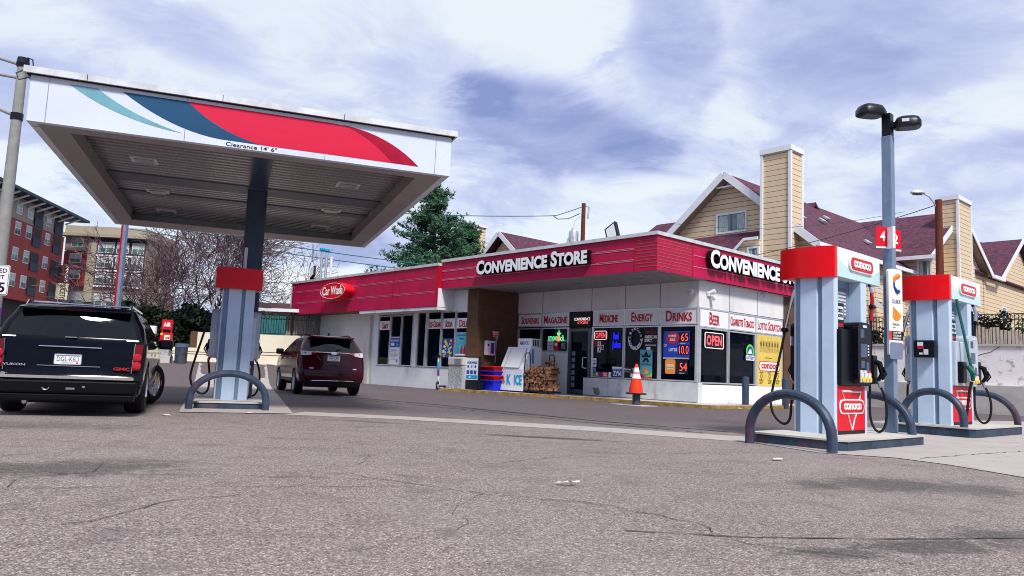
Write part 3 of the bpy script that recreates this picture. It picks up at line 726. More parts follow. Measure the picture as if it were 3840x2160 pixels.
def d_lotto(b, W, H, y):
    b.disc((W * .36, y - .004, H * .74), .30, 20, t=.004, mi=1, rz=.23); b.text('POWER', W * .20, W * .50, H * .76, H * .86, y - .006, .004, 2, .02); b.text('BALL', W * .26, W * .46, H * .62, H * .72, y - .006, .004, 2, .02)
    b.disc((W * .38, y - .003, H * .27), .26, 20, t=.003, mi=3, rz=.24); b.text('LOTTO', W * .22, W * .54, H * .22, H * .34, y - .006, .004, 2, .02)
    for z in (.58, .1): b.box(W * .54, W * .97, y, y + .003, H * z, H * (z + .37), 4)
    b.text('65', W * .68, W * .94, H * .62, H * .90, y - .002, .004, 5, -.01); b.text('10.0', W * .62, W * .96, H * .13, H * .43, y - .002, .004, 5, -.015); b.text('MILLION', W * .64, W * .84, H * .50, H * .55, y - .002, .004, 2); b.text('CO', W * .02, W * .12, H * .4, H * .5, y, .004, 2)
poster('lottery_display', 'blue lottery display with red digits 65 and 10.0', 'lit sign', 'A', -1.52, -.36, 1.62, 2.58, ['lotto_blue', 'lotto_red', 'logo_white', 'lotto_blue', 'ink', 'led_red'], d_lotto)
def d_mega(b, W, H, y):
    b.prism(rrect(0, W * .46, 0, H, .08), y - .006, y, 'y', 1); b.text('MEGA', W * .07, W * .40, H * .46, H * .66, y - .008, .004, 2, .02); b.text('MILLIONS', W * .07, W * .40, H * .30, H * .40, y - .008, .004, 2)
    b.text('54', W * .66, W * .98, H * .22, H * .76, y - .002, .004, 3, -.01); b.text('MILLION', W * .66, W * .86, H * .04, H * .10, y - .002, .004, 2)
poster('lottery_display', 'orange lottery plate with red digits 54 below the blue display', 'lit sign', 'A', -1.42, -.44, .92 + .08, 1.54, ['ink', 'lotto_orange', 'logo_white', 'led_red'], d_mega)
b = MB(); b.box(0, 1.14, -.02, 0, 0, .05); tag(b.build('display_rail', 'aluminium', loc=SP(-1.52, -.02, 1.555), rot=SY), 'thin metal rail between the two lottery displays', 'rail')
def d_zyn(b, W, H, y): b.box(0, W, y, y + .002, H * .82, H, 1); b.text('FIND YOUR', W * .1, W * .9, H * .66, H * .76, y, .003, 1); b.text('ZYN', W * .12, W * .92, H * .15, H * .58, y, .003, 1, .03)
poster('window_decal', 'square blue decal with white letters at the window foot', 'decal', 'A', -4.0, -3.5, .78, 1.20, ['poster_blue', 'logo_white'], d_zyn)
def d_strip(b, W, H, y):
    for i, (mi, x0, x1) in enumerate(((0, 0, .25), (1, .26, .42), (0, .43, .82), (2, .84, 1.))): b.box(W * x0, W * x1, y, y + .003, 0, H, mi + 1)
    b.text('R', W * .05, W * .2, H * .2, H * .8, y - .002, .003, 3, .02); b.text('RED', W * .5, W * .75, H * .5, H * .85, y - .002, .003, 3, .02); b.text('EMS', W * .5, W * .75, H * .12, H * .42, y - .002, .003, 3, .02)
poster('window_decal', 'row of small red and blue decals left of the square blue one', 'decal', 'A', -4.86, -4.04, .78, .98, ['ink', 'logo_red', 'poster_blue', 'logo_white'], d_strip)
def d_save(b, W, H, y): b.text('Save 20', W * .04, W * .9, H * .68, H * .88, y, .003, 1, .02); b.box(W * .5, W * .68, y, y + .003, H * .1, H * .4, 1); b.box(0, W, y, y + .003, H * .52, H * .55, 1)
poster('window_notice', 'black notice reading Save 20 behind the traffic cone', 'notice', 'A', -3.40, -2.72, .78, 1.22, ['ink', 'logo_white'], d_save)
for i, (z, h, mm, lb) in enumerate(((2.0, .2, 'letter_red', 'small red sticker'), (1.18, .34, 'ice_white', 'white and blue sticker'), (1.04, .12, 'poster_blue', 'dark blue sticker'), (.90, .13, 'ice_blue', 'bright blue sticker'), (.77, .12, 'lime', 'green and yellow sticker'))):
    def dd(b, W, H, y): b.box(W * .15, W * .85, y, y + .002, H * .25, H * .45, 1); b.box(W * .25, W * .75, y, y + .002, H * .6, H * .75, 1)
    poster('window_sticker', lb + ' on the glass edge right of the shop door', 'sticker', 'A', -5.03, -4.84, z + .0, z + h, [mm, 'ink' if i != 2 else 'logo_white'], dd, group='stickers beside the shop door')
for i, (x, z) in enumerate(((-4.80, 2.0), (-4.80, 1.76), (-4.58, 1.86))):
    def dd(b, W, H, y): b.text('9J1'[i], W * .2, W * .8, H * .15, H * .85, y, .002, 1, .02)
    poster('card_sticker', ('white card with a red mark, upper of two under the OPEN sign', 'white card with a blue mark, lower of two under the OPEN sign', 'small pale card right of the two under the OPEN sign')[i], 'sticker', 'A', x, x + (.18 if i < 2 else .1), z, z + .2, ['logo_white', ('letter_red', 'poster_blue', 'ink')[i]], dd, group='payment cards on the glass')
def d_notice(b, W, H, y):
    for k in range(7): b.box(W * .12, W * (.9 - .1 * (k % 3)), y, y + .002, H * (.12 + k * .11), H * (.15 + k * .11), 1)
poster('window_notice', 'small black notice with white lines right of the juice sign', 'notice', 'A', -6.90, -6.58, 1.86, 2.18, ['ink', 'logo_white'], d_notice)
poster('window_sticker', 'small teal strip sticker above the black notice', 'sticker', 'A', -6.92, -6.56, 2.19, 2.29, ['poster_teal', 'logo_white'], lambda b, W, H, y: b.box(W * .1, W * .8, y, y + .002, H * .4, H * .6, 1))
poster('product_stand', 'red countertop box of packets behind the Magazine window', 'display box', 'A', -7.32, -7.02, 1.82, 2.22, ['logo_red', 'logo_white'], lambda b, W, H, y: b.disc((W * .5, y, H * .65), .08, 14, t=.002, mi=1))
poster('product_stand', 'white countertop box of packets left of the red box', 'display box', 'A', -7.70, -7.34, 1.82, 2.26, ['paper', 'paper_print'], lambda b, W, H, y: [b.box(W * .1, W * .9, y, y + .002, H * k, H * (k + .08), 1) for k in (.2, .45, .7)])
# yellow poster panel filling the third end window
def d_yel(b, W, H, y):
    for k in range(7): b.prism(rrect(W * (.10 + k * .115), W * (.19 + k * .115), H * .66, H * .90, .03), y - .003, y, 'y', 1); b.box(W * (.12 + k * .115), W * (.17 + k * .115), y - .005, y - .003, H * .78, H * .86, 4)
    b.box(W * .32, W * .6, y, y + .002, H * .545, H * .56, 4)
    b.prism(rrect(W * .06, W * .94, H * .285, H * .485, .18), y - .004, y, 'y', 2); b.prism(rrect(W * .085, W * .915, H * .30, H * .47, .16), y - .006, y - .004, 'y', 3)
    b.text('conoco', W * .16, W * .84, H * .335, H * .435, y - .008, .004, 2, .03)
    for k in range(3):
        c = W * (.17 + k * .33); b.tube([(c + .06 * math.cos(i * PI / 6), y, H * .19 + .09 * math.sin(i * PI / 6)) for i in range(12)], .016, 5, 4, True)
        b.text('YERBA', c - .17, c + .17, H * .085, H * .125, y, .003, 4, .01); b.text('MATE', c - .13, c + .13, H * .035, H * .075, y, .003, 4, .01)
        b.box(c - .15, c + .15, y, y + .002, H * .25, H * .268, 4)
poster('yellow_poster', 'large yellow poster of cans with a red rounded badge', 'poster', 'B', 3.97, 5.86, .70, 2.70, ['poster_yellow', 'poster_can', 'logo_red', 'logo_white', 'poster_print'], d_yel)
def d_lot2(b, W, H, y):
    b.disc((W / 2, y - .004, H * .60), W * .46, 22, t=.004, mi=0, rz=H * .40); b.disc((W / 2, y - .006, H * .60), W * .33, 22, t=.002, mi=1, rz=H * .29); b.prism([(W * .26, H * .46), (W * .42, H * .72), (W * .5, H * .62), (W * .6, H * .78), (W * .74, H * .46)], y - .008, y - .006, 'y', 2)
    b.prism(rrect(0, W, H * .08, H * .36, .03), y - .010, y - .005, 'y', 2); b.text('LOTTERY', W * .06, W * .94, H * .13, H * .31, y - .012, .003, 1, .03)
poster('window_decal', 'round green and blue lottery decal in the end window', 'decal', 'B', 3.12, 3.74, 1.60, 2.28, [None, 'green_sign', 'poster_blue', 'logo_white'], d_lot2)
# wing window posters
def d_sale(b, W, H, y):
    b.box(0, W, y, y + .004, H * .62, H * .97, 1); b.text('PIZZA & DRINKS', W * .08, W * .92, H * .83, H * .90, y - .002, .003, 2, .02); b.box(W * .1, W * .45, y - .002, y, H * .68, H * .78, 2); b.box(W * .62, W * .86, y - .002, y, H * .65, H * .77, 3)
    for k in range(9): b.box(W * .1, W * (.88 - .12 * (k % 3)), y, y + .003, H * (.18 + k * .045), H * (.19 + k * .045), 4)
    b.disc((W * .78, y, H * .13), .08, 12, t=.003, mi=4)
poster('tall_poster', 'tall white poster with blue heading in the left shop window', 'poster', 'A', -16.76, -15.9, .94, 2.32, ['ice_white', 'poster_blue', 'logo_white', 'ice_blue', 'paper_print'], d_sale, off=-2.2)
def d_kid(b, W, H, y):
    rr = random.Random(4)
    for k in range(26): b.disc((W * rr.uniform(.12, .88), y - .004, H * rr.uniform(.08, .9)), rr.uniform(.03, .09), 10, t=.004, mi=rr.choice((1, 2, 3, 4, 4)))
poster('snack_poster', 'dark blue poster with colourful snacks in the Soda window', 'poster', 'A', -12.36, -11.58, 1.35, 2.22, ['poster_blue', 'logo_red', 'lime', 'yellow', 'paper'], d_kid, off=-2.2)
def d_bot(b, W, H, y):
    b.text('Refreshing', W * .1, W * .9, H * .80, H * .92, y, .003, 1, .02); b.text('Water', W * .25, W * .75, H * .68, H * .78, y, .003, 1, .02)
    for x, mi, h in ((.22, 2, .5), (.55, 3, .42), (.82, 3, .46)): b.prism([(W * (x - .11), 0), (W * (x + .11), 0), (W * (x + .11), H * h * .6), (W * (x + .04), H * h * .8), (W * (x + .04), H * h), (W * (x - .04), H * h), (W * (x - .04), H * h * .8), (W * (x - .11), H * h * .6)], y - .004, y, 'y', mi)
    b.box(0, W, y - .006, y - .004, 0, H * .06, 4)
poster('drink_poster', 'pale blue poster with bottles in the Deli window', 'poster', 'A', -11.34, -10.56, 1.46, 2.50, ['poster_teal', 'poster_blue', 'ice_blue', 'letter_red', 'logo_white'], d_bot, off=-2.2)
# wall-mounted lamps, cameras, vents on the shop
def floodlight(u, v, z, s, rz, label):
    r = empty('floodlight', SP(u, v, z), SY + rz, label, 'floodlight', 'floodlights on the shop roof')
    b = MB(); b.tube([(0, 0, 0), (0, 0, .42 * s), (-.03 * s, 0, .55 * s)], .055 * s, 8); b.box(-.12 * s, .12 * s, -.12 * s, .12 * s, 0, .05 * s); b.build('bracket', 'lamp_black', r)
    b = MB(); b.M = Matrix.Translation((-.12 * s, 0, .85 * s)) @ Matrix.Rotation(R(-28), 4, 'Y') @ Matrix.Rotation(R(-14), 4, 'X'); b.bbox(-.27 * s, .27 * s, -.07 * s, .07 * s, -.36 * s, .36 * s, .02 * s); h = b.build('housing', 'lamp_black', r)
    b2 = MB(); b2.M = b.M; b2.box(-.2 * s, .2 * s, -.078 * s, -.07 * s, -.28 * s, .28 * s); b2.build('lens', 'sign_grey', h)
floodlight(-3.2, -1.0, 5.42, 1.1, 0, 'larger floodlight on the shop roof near the corner')
floodlight(-26.0, -2.0, 5.42, 1.0, 0, 'small floodlight at the far left end of the shop roof')
for k, (u, zt, mm) in enumerate(((-25.3, 7.66, 'galv'), (-24.7, 7.54, 'galv'), (-24.1, 7.2, 'white_paint'))):
    b = MB(); b.tube([(0, 0, 0), (0, 0, zt - 5.5)], .08, 8)
    r = b.build('vent_pipe', mm, loc=SP(u, -1.9, 5.38), rot=SY); tag(r, ('tall vent pipe with blue cap, left of three', 'tall vent pipe with blue cap, middle of three', 'plain shorter vent pipe, right of three')[k], 'vent pipe', 'vent pipes behind the car wash')
    if k < 2: b = MB(); b.lathe([(.08, 0), (.17, .06), (.17, .16), (.12, .2)], 10, (0, 0, zt - 5.5)); b.build('cap', 'ice_blue', r)
b = MB(); b.tube([(0, 0, 0), (.05, 0, .35), (.3, 0, .45), (1.1, 0, .25), (1.5, 0, 0)], .05, 8); tag(b.build('roof_conduit', 'galv', loc=SP(-10.4, -2.2, 5.42), rot=SY), 'bent metal conduit on the roof left of the letters', 'conduit')
r = empty('security_light', SP(.02, .52, 3.98), SY + PI / 2, 'twin white security lamps on the end wall near the corner', 'lamp')
b = MB(); b.lathe([(.09, 0), (.09, .06)], 12); b.M = Matrix(); b.box(-.06, .06, -.06, 0, -.08, .08); b.build('mount', 'white_clean', r)
for dx, dz, ang in ((.10, .06, 75), (.17, -.16, 40)):
    b = MB(); b.M = Matrix.Translation((dx, -.12, dz)) @ Matrix.Rotation(R(70), 4, 'X') @ Matrix.Rotation(R(ang - 50), 4, 'Y'); b.lathe([(.04, -.12), (.085, -.02), (.09, .12), (.07, .12), (.06, .10)], 14); b.build('lamp_head', 'white_clean', r, True)
r = empty('dome_camera', SP(-.34, -.0, 4.03), SY, 'white dome camera high on the wall left of the corner', 'camera')
b = MB(); b.M = Matrix.Rotation(PI / 2, 4, 'X'); b.lathe([(.12, 0), (.12, .05), (.09, .1)], 14); b.build('base', 'white_clean', r, True)
b = MB(); b.M = Matrix.Translation((0, -.1, -.05)); b.lathe([(.02, -.09), (.07, -.05), (.085, 0), (.05, .04)], 12); b.build('dome', 'grey_plastic', r, True)
r = empty('camera', SP(.05, 4.35, 4.38), SY + PI / 2, 'small camera hanging under the end fascia', 'camera')
b = MB(); b.box(-.05, .05, -.18, .0, -.03, .05); b.box(-.02, .02, -.1, -.06, -.2, -.03); b.build('body', 'grey_plastic', r)
# ------------------------------------------------------------------ things standing at the shop front (shop frame)
def shop_thing(name, u, v, z, label, cat, group=None, rz=0.): return empty(name, SP(u, v, z), SY + rz, label, cat, group)
r = shop_thing('litter_bin', -10.2, -2.75, 0, 'square stone-chip litter bin under the bottle poster', 'bin')
b = MB(); b.bbox(-.5, .5, -.33, .33, 0, 1.0, .03); b.build('body', 'aggregate', r)
b = MB(); b.bbox(-.53, .53, -.36, .36, 1.0, 1.36, .05); b.build('lid', 'concrete_light', r)
b = MB(); b.box(-.02, .40, -.37, -.355, 1.04, 1.28); b.build('opening', 'steel', r)
r = shop_thing('sign_board', -9.3, -2.85, 0, 'white sign board with blue print on a black stand beside the stone bin', 'sign board')
b = MB(); b.box(-.44, .44, -.05, .05, .42, 1.36); b.build('panel', 'ice_white', r)
b = MB(); b.box(-.40, .40, -.04, .30, 0, .40); b.box(-.48, -.44, -.06, .06, .1, 1.40); b.box(.44, .48, -.06, .06, .1, 1.40); b.box(-.48, .48, -.06, .06, 1.36, 1.40); b.build('stand', 'lamp_black', r)
b = MB(); b.text('NURANGE', -.30, .36, 1.10, 1.20, -.052, .004, 0, .03); b.build('lettering', 'poster_blue', r)
for k in range(3):
    b = MB(); b.disc((-.24 + .24 * k, -.054, .98), .06, 12, t=.003); b.build('icon', 'ice_blue' if k == 1 else 'poster_blue', r)
    b = MB(); b.box(-.33 + .24 * k, -.15 + .24 * k, -.054, -.05, .66, .82); b.build('picture', 'poster_blue', r)
b = MB(); b.box(-.36, .40, -.054, -.05, .46, .62); b.disc((-.1, -.058, .53), .05, 12, t=.003, mi=1); b.build('picture', ['ice_blue', 'logo_white'], r)
# nested baskets: each one its own thing
def basket(z, h, col, label, top=False):
    r = shop_thing('shopping_basket', -8.87, -2.1, z, label, 'basket', 'stack of baskets by the ice chest')
    b = MB(); W0, W1, D0, D1 = .50, .60, .33, .42
    vs = []
    for zz, w_, d_ in ((0, W0, D0), (h, W1, D1)): vs += [(-w_, -d_, zz), (w_, -d_, zz), (w_, d_, zz), (-w_, d_, zz)]
    b.add(vs, [(3, 2, 1, 0), (0, 1, 5, 4), (1, 2, 6, 5), (2, 3, 7, 6), (3, 0, 4, 7)]); b.add([(x * .96, y * .96, max(.02, z_ )) for x, y, z_ in vs], [(0, 1, 2, 3), (4, 5, 1, 0), (5, 6, 2, 1), (6, 7, 3, 2), (7, 4, 0, 3)])
    for k in range(5): b.box(-.5 + .2 * k, -.42 + .2 * k, -D1 - .005, -D1 + .02, h * .72, h * .86, 1)
    b.build('body', [col, 'ink'], r)
    b = MB(); b.tube([(x, y, h) for x, y in rrect(-W1 - .02, W1 + .02, -D1 - .02, D1 + .02, .06)], .028, 6, closed=True); b.build('rim', col, r)
    return r
basket(0.0, .42, 'blue_plastic', 'blue basket, lowest of the stack by the ice chest')
basket(.30, .32, 'red_plastic', 'red basket between the two blue ones')
basket(.46, .34, 'blue_plastic', 'blue basket just under the topmost red one')
basket(.64, .36, 'red_plastic', 'red basket on top of the stack by the ice chest')
bb = MB(); bb.box(-.07, .07, -.008, 0, 0, .16); tag(bb.build('price_tag', 'logo_white', loc=SP(-9.12, -2.47, .12), rot=SY), 'white price tag on the lowest blue basket', 'tag')
# ice chest with a sloping front
r = shop_thing('ice_chest', -7.72, -1.52, 0, 'white ice chest with sloping door and blue ICE lettering', 'freezer')
b = MB(); b.prism([(-.55, .06), (-.55, .95), (-.12, 1.88), (.50, 1.88), (.50, .06)], -.70, .70, 'x'); b.build('body', 'ice_white', r)
b = MB(); b.prism([(-.5, 0), (-.5, .06), (.46, .06), (.46, 0)], -.66, .66, 'x'); b.build('plinth', 'dark_gap', r)
sl = Vector((0, .43, .93)); sl.normalize(); ang = math.atan2(.43, .93)
b = MB(); b.M = Matrix.Translation((0, -.55, .95)) @ Matrix.Rotation(-ang, 4, 'X'); b.prism(rrect(-.42, .50, .04, .96, .04), -.035, .0, 'y'); dd = b.build('door', 'sign_grey', r)
b = MB(); b.M = Matrix.Translation((0, -.55, .95)) @ Matrix.Rotation(-ang, 4, 'X'); b.tube([(x, -.036, z) for x, z in rrect(-.42, .50, .04, .96, .04)], .016, 6, closed=True); b.build('gasket', 'steel', dd)
b = MB(); b.text('K', -.24, .02, .30, .72, -.555, .01, 0, .03); b.text('ICE', .22, .68, .30, .72, -.555, .01, 0, .03); b.text('&', -.56, -.40, .50, .66, -.555, .01, 1, .02); b.text('CO', -.58, -.36, .34, .46, -.555, .01, 1, .02); b.build('lettering', ['ice_blue', 'letter_red'], r)
b = MB(); b.box(.70, .708, -.05, .06, 1.2, 1.8); b.lathe([(.03, 0), (.1, .0), (.1, .2), (.03, .25)], 6, (.62, .05, .9)); b.build('decal', 'ice_blue', r)
r = shop_thing('ice_unit', -7.55, -1.25, 1.885, 'small white cooling unit on top of the ice chest', 'cooling unit')
b = MB(); b.box(-.42, .42, -.25, .25, 0, .36); b.build('housing', 'ice_white', r)
b = MB()
for k in range(4): b.box(.42, .425, -.18 + .1 * k, -.12 + .1 * k, .04, .32)
b.build('vent', 'dark_gap', r)
b = MB(); b.text('R&K', -.28, -.06, .10, .24, -.255, .006, 1, .02); b.text('ICE', -.02, .22, .10, .24, -.255, .006, 0, .02); b.build('lettering', ['ice_blue', 'letter_red'], r)
# firewood rack and its logs
r = shop_thing('firewood_rack', -6.2, -1.7, 0, 'black metal rack holding split firewood beside the ice chest', 'rack')
b = MB(); b.box(-.80, .78, -.28, .28, .06, .12); b.build('base', 'lamp_black', r)
for x in (-.60, .62):
    b = MB(); b.tube([(x - .16, -.30, 0), (x - .16, -.30, 1.52), (x - .10, -.30, 1.62), (x + .10, -.30, 1.62), (x + .16, -.30, 1.52), (x + .16, -.30, 0)] if x < 0 else [(x - .16, -.12, 0), (x - .16, -.12, 1.48), (x - .1, -.12, 1.56), (x + .06, -.12, 1.56), (x + .12, -.12, 1.48), (x + .12, -.12, 0)], .022, 6); b.build('hoop', 'lamp_black', r)
rr = random.Random(11); proto = []
for k in range(5):
    b = MB(); n = rr.choice((3, 4, 4, 5)); a0 = rr.uniform(0, 6); poly = [(.095 * rr.uniform(.75, 1.2) * math.cos(a0 + 2 * PI * i / n), .085 * rr.uniform(.75, 1.2) * math.sin(a0 + 2 * PI * i / n)) for i in range(n)]
    b.prism(poly, -.24, .24, 'y'); b.m[1] = 0; b.m = [0, 0] + [1 if i % 2 else 0 for i in range(n)]
    proto.append(b)
logs = []
for row in range(7):
    z = .20 + row * .137
    for i in range(10):
        x = -.70 + i * .152 + (.07 if row % 2 else 0)
        if row >= 6 and (x < .12 or x > .74): 
            if not (row == 6 and -.3 < x < .2): continue
        if x > .80: continue
        if logs and len(logs) >= 5: o = logs[(row * 3 + i * 2) % 5].copy(); COL.objects.link(o)
        else: o = proto[len(logs)].build('split_log', ['wood_cut', 'wood_bark'])
        logs.append(o); o.location = SP(-6.2 + x, -1.78 + rr.uniform(-.07, .05), z); o.rotation_euler = (rr.uniform(-.06, .06), rr.uniform(-3, 3), SY + rr.uniform(-.18, .18))
        tag(o, 'pale split firewood log lying in the stack in the rack', 'log', 'split logs in the firewood rack')
for i in range(5):
    o = logs[i % 5].copy(); COL.objects.link(o); logs.append(o); o.location = SP(-5.86 + .05 * i, -1.72, 1.24 + .03 * (i % 2)); o.rotation_euler = (.1, 1.2 * i, SY + 1.3); tag(o, 'split log lying crosswise on top of the stack', 'log', 'logs lying crosswise on the firewood')
# telephone-like box and sign on the brown recess wall (faces +u)
r = empty('wall_box', SP(-9.69, -1.68, 1.50), SY + PI / 2, 'white emergency box on the brown recess wall', 'wall box')
b = MB(); b.bbox(-.27, .25, -.16, 0, 0, .64, .03); b.build('case', 'ice_white', r)
b = MB(); b.box(-.02, .18, -.17, -.16, .08, .56); b.box(-.2, -.1, -.165, -.16, .4, .5); b.box(-.2, -.08, -.165, -.16, .2, .3, 1); b.build('panel', ['purple', 'sign_grey'], r)
r = empty('red_sign', SP(-9.69, -1.54, 2.30), SY + PI / 2, 'small red EMERGENCY SHUTOFF sign on the brown wall', 'sign')
b = MB(); b.box(0, .44, -.02, 0, 0, .30); b.build('plate', 'logo_red', r)
b = MB(); b.text('EMERGENCY', .04, .40, .20, .27, -.021, .004, 0, .02); b.text('SHUTOFF', .06, .38, .11, .18, -.021, .004, 0, .02); b.text('BELOW', .1, .34, .03, .09, -.021, .004, 0, .02); b.build('lettering', 'logo_white', r)
b = MB(); b.tube([(0, 0, 0), (0, 0, 1.0)], .03, 8); b.bbox(-.08, .08, -.06, .06, .98, 1.16, .015); tag(b.build('conduit_post', 'steel', loc=SP(-9.62, -1.33, 1.2), rot=SY), 'thin metal post with a small switch box under the red sign', 'post')
# electric scooter leaning at the left wing
r = empty('electric_scooter', SP(-11.7, -2.85, -.10), SY - R(62), 'electric scooter parked against the white wall left of the bin', 'scooter')
b = MB(); b.box(-.95, -.12, -.08, .08, .12, .18); b.build('deck', 'black_plastic', r)
b = MB(); b.tube([(-.10, 0, .2), (-.02, 0, .45), (.10, 0, 1.42)], [.05, .045, .035], 8); b.build('stem', ['sign_grey'], r)
b = MB(); b.tube([(.055, 0, .90), (.083, 0, 1.22)], .055, 8); b.build('battery_sleeve', 'ice_blue', r)
b = MB(); b.tube([(.022, 0, .62), (.05, 0, .88)], .052, 8); b.build('stem_band', 'purple', r)
b = MB(); b.tube([(.08, -.30, 1.40), (.10, -.12, 1.45), (.10, .12, 1.45), (.08, .30, 1.40)], .022, 8); b.bbox(.05, .17, -.07, .07, 1.43, 1.53, .015); b.build('handlebar', 'black_plastic', r)
for x in (.02, -1.0):
    b = MB(); b.tube([(x + .13 * math.cos(i * PI / 8), 0, .16 + .13 * math.sin(i * PI / 8)) for i in range(16)], .035, 6, closed=True); wh = b.build('wheel', 'rubber', r)
    b = MB(); b.M = Matrix.Translation((x, 0, .16)) @ Matrix.Rotation(PI / 2, 4, 'X'); b.lathe([(.09, -.025), (.09, .025)], 10); b.build('hub', 'grey_plastic', wh)
b = MB(); b.tube([(.16, 0, .24), (.08, 0, .34), (-.06, 0, .34)], .035, 6); b.tube([(-.86, 0, .22), (-1.0, 0, .33), (-1.14, 0, .22)], .035, 6); b.build('mudguard', 'black_plastic', r)

# bollards and cone
def bollard(loc, h, rad, label):
    r = empty('bollard', loc, 0, label, 'bollard', 'round steel bollards at the shop kerb')
    b = MB(); b.lathe([(rad, 0), (rad, h - .03), (rad * .93, h), (.0, h + .015)], 18); b.build('post', 'navy_steel', r, True)
    return r
CP = (4.33, 25.5, .004)
bollard(CP, .9, .135, 'dark blue bollard hidden under the orange traffic cone')
b = MB(); b.box(-.72, .62, -.5, .35, .004, .02); tag(b.build('concrete_pad', 'concrete_light', loc=(CP[0], CP[1], 0), rot=SY), kind='structure')
bollard((8.62, 27.5, 0), 1.12, .125, 'dark blue bollard standing before the end shop window')
bollard((10.4, 28.4, 0), 1.12, .125, 'dark blue bollard behind the front pump hoop')
r = empty('traffic_cone', (CP[0] - .02, CP[1], .40), 0, 'orange traffic cone with two white bands set over a bollard', 'cone')
b = MB(); b.lathe([(.24, 0), (.225, .18), (.155, .50), (.155, .50)], 20)
b.build('cone_body', 'orange', r, True)
b = MB(); b.lathe([(.155, .502), (.118, .66)], 20); b.build('white_band', 'cone_white', r, True)
b = MB(); b.lathe([(.118, .662), (.108, .705)], 20); b.build('orange_band', 'orange', r, True)
b = MB(); b.lathe([(.108, .707), (.072, .865)], 20); b.build('white_band', 'cone_white', r, True)
b = MB(); b.lathe([(.072, .867), (.045, .985), (.03, .99)], 20); b.build('tip', 'orange', r, True)
b = MB(); b.bbox(-.30, .30, -.30, .30, -.03, .02, .012); b.build('foot', 'rubber', r)
b = MB(); rr = random.Random(3)
for k in range(5):
    b.add([(rr.uniform(-.12, .12), rr.uniform(-.06, .06), rr.uniform(.0, .035)) for _ in range(4)], [(0, 1, 2), (1, 2, 3)])
tag(b.build('litter', 'litter', loc=(.56, 6.72, .01)), 'crumpled pale paper lying on the open asphalt', 'litter')
for k, (x, y, lb) in enumerate(((8.0, 26.3, 'crumpled cup at the kerb left of the bollard'), (3.4, 9.6, 'small white scrap on asphalt before the front island'), (-4.7, 13.9, 'white scrap at the foot of the canopy island'), (-5.6, 12.6, 'thin white scrap beside the black SUV'))):
    b = MB(); b.prism([(-.10, -.02), (.08, -.05), (.13, .02), (.0, .05)], .0, .008, 'z'); tag(b.build('litter', 'litter', loc=(x, y, .016), rot=k * .8), lb, 'litter')

